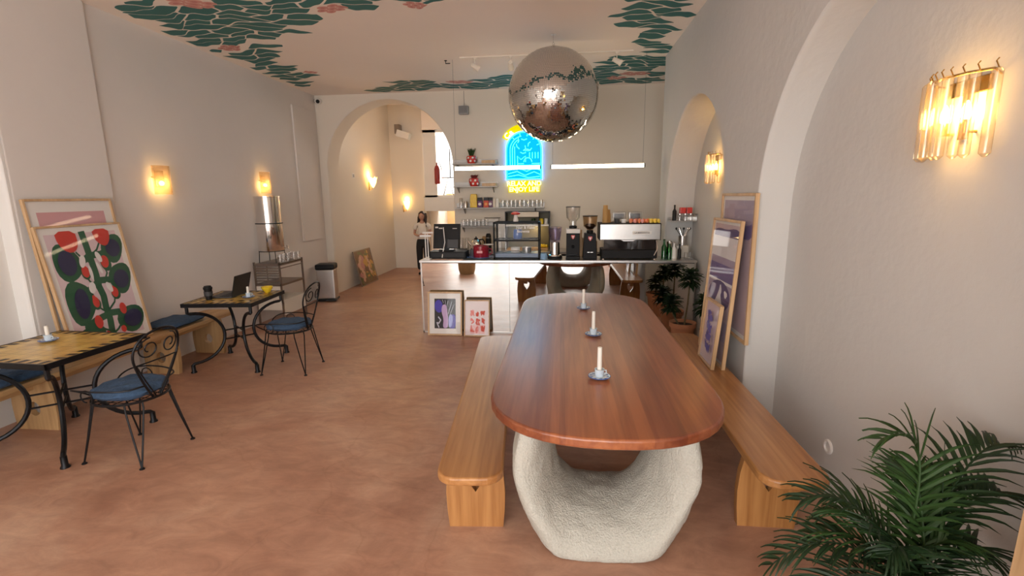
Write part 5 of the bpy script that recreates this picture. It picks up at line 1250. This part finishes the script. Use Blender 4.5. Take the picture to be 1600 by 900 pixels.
def dragon(label, loc, seed, stems):
    t = thing('potted_plant', label, 'plant', loc, 0, 'leafy plants in terracotta pots beside the counter'); rn = random.Random(seed); pot(t, .155, .27)
    for (dx, dy, h) in stems:
        MB().tube([(dx*.3, dy*.3, .22), (dx*.8, dy*.8, (h+.22)/2), (dx, dy, h)], [.012, .010, .008], 8).build('stem', m_stem, t)
        b = MB()
        for k, (dz, l) in enumerate(((.06, .13), (.01, .18), (-.05, .17))): whorl(b, (dx, dy, h+dz), 26, l*.86, .05, 62-22*k, 28-18*k, rn)
        b.build('leaves', m_leaf, t, fix=False)
dragon('leafy plant in a terracotta pot touching the mirrored counter front', (1.47, 5.93, 0), 3, [(.04, -.08, .80), (-.13, .05, .47)])
dragon('leafy plant in a terracotta pot half hidden by the stacked prints', (1.51, 5.12, 0), 8, [(.0, .04, .64)])
dragon('small leafy plant low behind the stacked prints', (1.50, 4.70, 0), 12, [(-.02, .02, .42)])

pl_ = thing('potted_palm', 'bushy green parlour palm in the right foreground corner', 'plant', (1.22, 1.62, 0))
pot(pl_, .19, .30)
rn = random.Random(21)
def frond(p0, p1, p2, p3, nl, ll, wid, mt, flip=1, droop=.6):
    """rachis as a Bezier from p0 to p3 (world coordinates relative to the pot), leaflets in two ranks"""
    P = [Vector(q) for q in (p0, p1, p2, p3)]
    def bz(t): s = 1-t; return P[0]*s**3+P[1]*3*s*s*t+P[2]*3*s*t*t+P[3]*t**3
    rc = [bz(i/18) for i in range(19)]
    b = MB().tube(rc, [.0055*(1-.8*i/18)+.0012 for i in range(19)], 6)
    for i in range(nl):
        t = .30+.70*i/(nl-1); c = bz(t); tg = (bz(min(1, t+.02))-bz(t-.02)).normalized()
        side = tg.cross(Vector((0, 0, 1))); side = side.normalized() if side.length > .1 else Vector((1, 0, 0)); upv = side.cross(tg).normalized()
        for s in (-1, 1):
            L_ = ll*(1-.55*abs(t-.55)/.45)*rn.uniform(.7, 1.15)
            d = (tg*(.7+.55*t)+side*s*1.0+upv*.25+Vector((rn.uniform(-.2, .2), rn.uniform(-.2, .2), rn.uniform(-.2, .2)))).normalized()
            w_ = (tg-d*tg.dot(d)).normalized(); p = c.copy(); vs = []; K = 5; ws = (.35, .95, 1, .75, .4, .02)
            for k in range(K+1):
                fold = d.cross(w_)*.002
                vs += [p-w_*wid*ws[k]/2+fold, p-fold, p+w_*wid*ws[k]/2+fold]; p = p+d*(L_/K); p.x = min(p.x, .335); d = (d+Vector((0, 0, -droop/K*(.5+k*.35)))).normalized()
            b.mesh(vs, [(k*3+j, k*3+j+1, k*3+j+4, k*3+j+3) for k in range(K) for j in (0, 1)], True)
    b.build('frond', mt, pl_, fix=False)
def F(tip, mid, nl=19, ll=.21, wid=.0155, mt=None, base=None, droop=.85):
    base = base or (rn.uniform(-.05, .05), rn.uniform(-.05, .05), .27)
    o = Vector((1.22, 1.62, 0)); T2 = Vector(tip)-o; M2 = Vector(mid)-o
    b0 = Vector(base); frond(b0, b0+(Vector((M2.x*.3, M2.y*.3, M2.z))-b0)*.55, M2, T2, nl, ll, wid, mt or rn.choice((m_leaf, m_leaf, m_leafb)), droop=droop)
F((1.12, 1.70, .95), (1.30, 1.68, 1.06), ll=.22); F((.88, 1.70, .70), (1.02, 1.68, .82)); F((.78, 1.66, .46), (.96, 1.64, .70)); F((.84, 1.58, .36), (.98, 1.57, .60))
F((1.54, 1.74, .92), (1.42, 1.70, .98)); F((1.50, 1.66, .78), (1.38, 1.64, .86)); F((1.32, 1.80, .78), (1.28, 1.74, .84)); F((1.10, 1.56, .60), (1.16, 1.57, .70))
F((1.02, 1.80, .58), (1.10, 1.75, .72)); F((1.42, 1.82, .72), (1.33, 1.76, .80)); F((1.02, 1.52, .44), (1.10, 1.54, .62)); F((.94, 1.74, .50), (1.06, 1.70, .68)); F((1.24, 1.72, .80), (1.25, 1.68, .86)); F((1.46, 1.62, .56), (1.38, 1.62, .70)); F((1.20, 1.52, .48), (1.22, 1.55, .62)); F((1.34, 1.60, .62), (1.28, 1.6, .70))
MB().tube([(.06, .02, .3), (.10, .04, .7), (.08, .05, .96)], [.004, .003, .001], 5).build('bare_spear', m_leaf, pl_)
picture('deep pale wooden frame at the right edge, in front of the palm', (1.36, 1.02, .001), (R(-1), 0, R(-90)), .76, 1.15, .045, [], dep=.05)
# basket, seen in the counter mirror
bs_ = thing('woven_basket', 'round woven basket on the floor, reflected in the counter mirror', 'basket', (-2.25, 1.12, 0))
MB().lathe([(.0, 0), (.17, 0), (.20, .10), (.21, .26), (.215, .27), (.20, .27), (.19, .1), (0, .02)], n=30).build('body', mat('woven_straw', (.45, .30, .15), .8, noise=.4, nscale=60, bump=1, bscale=80), bs_)

# ------------------------------------------------------------------ the woman
def skinned(name, verts, edges, radii, material, parent, levels=2):
    me = bpy.data.meshes.new(name); me.from_pydata([Vector(v) for v in verts], edges, []); me.materials.append(material)
    o = bpy.data.objects.new(name, me); COL.objects.link(o); o.parent = parent
    md = o.modifiers.new('skin', 'SKIN'); md.use_smooth_shade = True
    if not me.skin_vertices: 
        bpy.context.view_layer.objects.active = o; bpy.ops.mesh.customdata_skin_add()
    for i, r_ in enumerate(radii):
        me.skin_vertices[0].data[i].radius = r_ if isinstance(r_, tuple) else (r_, r_)
    me.skin_vertices[0].data[0].use_root = True
    sb = o.modifiers.new('sub', 'SUBSURF'); sb.levels = levels; sb.render_levels = levels
    return o
m_skin = mat('skin', (.50, .27, .19), .55); m_hair = mat('dark_brown_hair', (.03, .012, .008), .5, noise=.4, nscale=40)
m_shirt = mat('cream_knit_top', (.74, .68, .60), .85, noise=.06, bump=.4, bscale=90); m_trouser = mat('black_trousers', (.012, .012, .013), .8)
S_ = 1.44/1.62
wm = thing('person', 'woman in a cream short sleeved top and black trousers, hands together', 'person', (-3.25, 11.2, 0), R(8)); wm.scale = (S_,)*3
V = [(0, 0, .92), (0, .0, 1.06), (0, -.005, 1.20), (0, 0, 1.33), (0, 0, 1.40), (0, -.01, 1.455),            # 0-5 pelvis..neck top
     (.085, 0, .88), (.095, -.01, .50), (.10, .01, .10), (.10, -.10, .035),                                    # 6-9 right leg
     (-.085, 0, .88), (-.095, -.01, .50), (-.10, .01, .10), (-.10, -.10, .035),                                # 10-13
     (.075, 0, 1.345), (.165, .0, 1.325), (.215, .01, 1.08), (.10, -.19, 1.06), (.03, -.23, 1.07),             # 14-18 arm
     (-.075, 0, 1.345), (-.165, .0, 1.325), (-.215, .01, 1.08), (-.10, -.19, 1.05), (-.03, -.23, 1.055)]
Ed = [(0, 1), (1, 2), (2, 3), (3, 4), (4, 5), (0, 6), (6, 7), (7, 8), (8, 9), (0, 10), (10, 11), (11, 12), (12, 13), (3, 14), (14, 15), (15, 16), (16, 17), (17, 18), (3, 19), (19, 20), (20, 21), (21, 22), (22, 23)]
Rd = [(.13, .09), (.105, .08), (.12, .085), (.10, .07), .05, .042, .078, .052, .036, .03, .078, .052, .036, .03, .05, .042, .034, .026, .022, .05, .042, .034, .026, .022]
sk = skinned('body', V, Ed, Rd, m_skin, wm)
bpy.context.view_layer.update()
me_ = bpy.data.meshes.new_from_object(sk.evaluated_get(bpy.context.evaluated_depsgraph_get()))
fig = MB(); fig.mesh([v.co.copy() for v in me_.vertices], [list(p.vertices) for p in me_.polygons], True)
bpy.data.objects.remove(sk)
def join(b, k=0): fig.cur = k; fig.mesh(b.v, b.f, True); fig.cur = 0
hd = MB().sphere((0, 0, 0), .1, 24, 18, (.76, .92, 1.14))
def face(v):
    x, y, z = v
    if y < 0: y -= .016*math.exp(-((x/.014)**2+((z+.01)/.022)**2)); y += .006*math.exp(-(((abs(x)-.032)/.014)**2+((z-.018)/.012)**2)); y -= .005*math.exp(-((x/.022)**2+((z+.052)/.009)**2))
    if z < -.02: x *= 1-.35*(-.02-z)/.09
    return (x, y, z)
hd.v = [face(v) for v in hd.v]; HM = Matrix.Translation((0, -.015, 1.535)) @ Matrix.Rotation(R(-6), 4, 'Z') @ Matrix.Rotation(R(5), 4, 'X'); join(hd.xf(HM))
fe = MB()
for s in (-1, 1): fe.sphere((s*.031, -.083, .018), .0095, 10, 8, (1.2, .5, .7))
join(fe.xf(HM), 1); join(MB().sphere((0, -.083, -.050), .018, 12, 6, (1, .4, .3)).xf(HM), 2)
for s in (-1, 1): join(MB().sphere((s*.076, 0, .0), .02, 10, 8, (.4, .8, 1.3)).xf(HM)) 
ha = MB().sphere((0, .018, .022), .112, 24, 16, (.84, .95, 1.08))
ha.v = [(x, max(y, -.052 if z > .06 else .0-.0*abs(x)) if z < .095 and abs(x) < .075 and y < 0 else y, z) for x, y, z in ha.v]
for s in (-1, 1):
    for k in range(5): ha.tube([(s*(.055+.008*k), .01+.02*k, .08), (s*(.088+.002*k), .0+.02*k, -.02), (s*(.10-.006*k), -.02+.03*k, -.14), (s*(.13-.01*k)*(1.3 if s < 0 else .9), -.055+.035*k, -.27-.02*(s < 0))], [.018, .026, .024, .008], 8)
for k in range(6): ha.tube([(-.06+.024*k, .08, .05), (-.07+.028*k, .105, -.05), (-.075+.03*k, .10, -.17), (-.07+.028*k, .085, -.27)], [.02, .028, .026, .01], 8)
ha.xf(HM).build('hair', m_hair, wm)
skinned('top', [(0, 0, .90), (0, 0, 1.06), (0, -.005, 1.20), (0, 0, 1.32), (0, 0, 1.385), (.085, 0, 1.34), (.168, .0, 1.322), (.205, .008, 1.19), (-.085, 0, 1.34), (-.168, .0, 1.322), (-.205, .008, 1.19)],
        [(0, 1), (1, 2), (2, 3), (3, 4), (3, 5), (5, 6), (6, 7), (3, 8), (8, 9), (9, 10)], [(.175, .125), (.14, .108), (.145, .11), (.12, .085), (.062, .058), .068, .062, .062, .068, .062, .062], m_shirt, wm)
skinned('trousers', [(0, 0, 1.0), (0, 0, .88), (.088, 0, .82), (.098, -.01, .50), (.102, .01, .12), (-.088, 0, .82), (-.098, -.01, .50), (-.102, .01, .12)],
        [(0, 1), (1, 2), (2, 3), (3, 4), (1, 5), (5, 6), (6, 7)], [(.145, .105), (.155, .115), .115, .088, .075, .115, .088, .075], m_trouser, wm)
for s in (-1, 1):
    h = MB(); c = Vector((s*.022, -.245, 1.062)); h.sphere(c, .034, 14, 10, (1.1, .55, .8))
    for k in range(4):
        z = .022-.015*k; l = (.9, 1, .95, .75)[k]
        h.tube([c+Vector((0, -.008, z)), c+Vector((-s*.03*l, -.022, z)), c+Vector((-s*.055*l, -.016, z-.004)), c+Vector((-s*.066*l, .002, z-.006))], [.0095, .009, .008, .006], 8)
    h.tube([c+Vector((s*.012, -.005, .022)), c+Vector((-s*.008, -.022, .042)), c+Vector((-s*.026, -.022, .050))], [.011, .010, .007], 8)
    join(h)
fig.build('body', [m_skin, m_hair, mat('lips', (.45, .10, .10), .5)], wm, fix=False)
for s in (-1, 1): MB().sphere((s*.10, -.06, .04), .05, 16, 10, (.9, 2.2, .8)).build('shoe', m_black, wm)
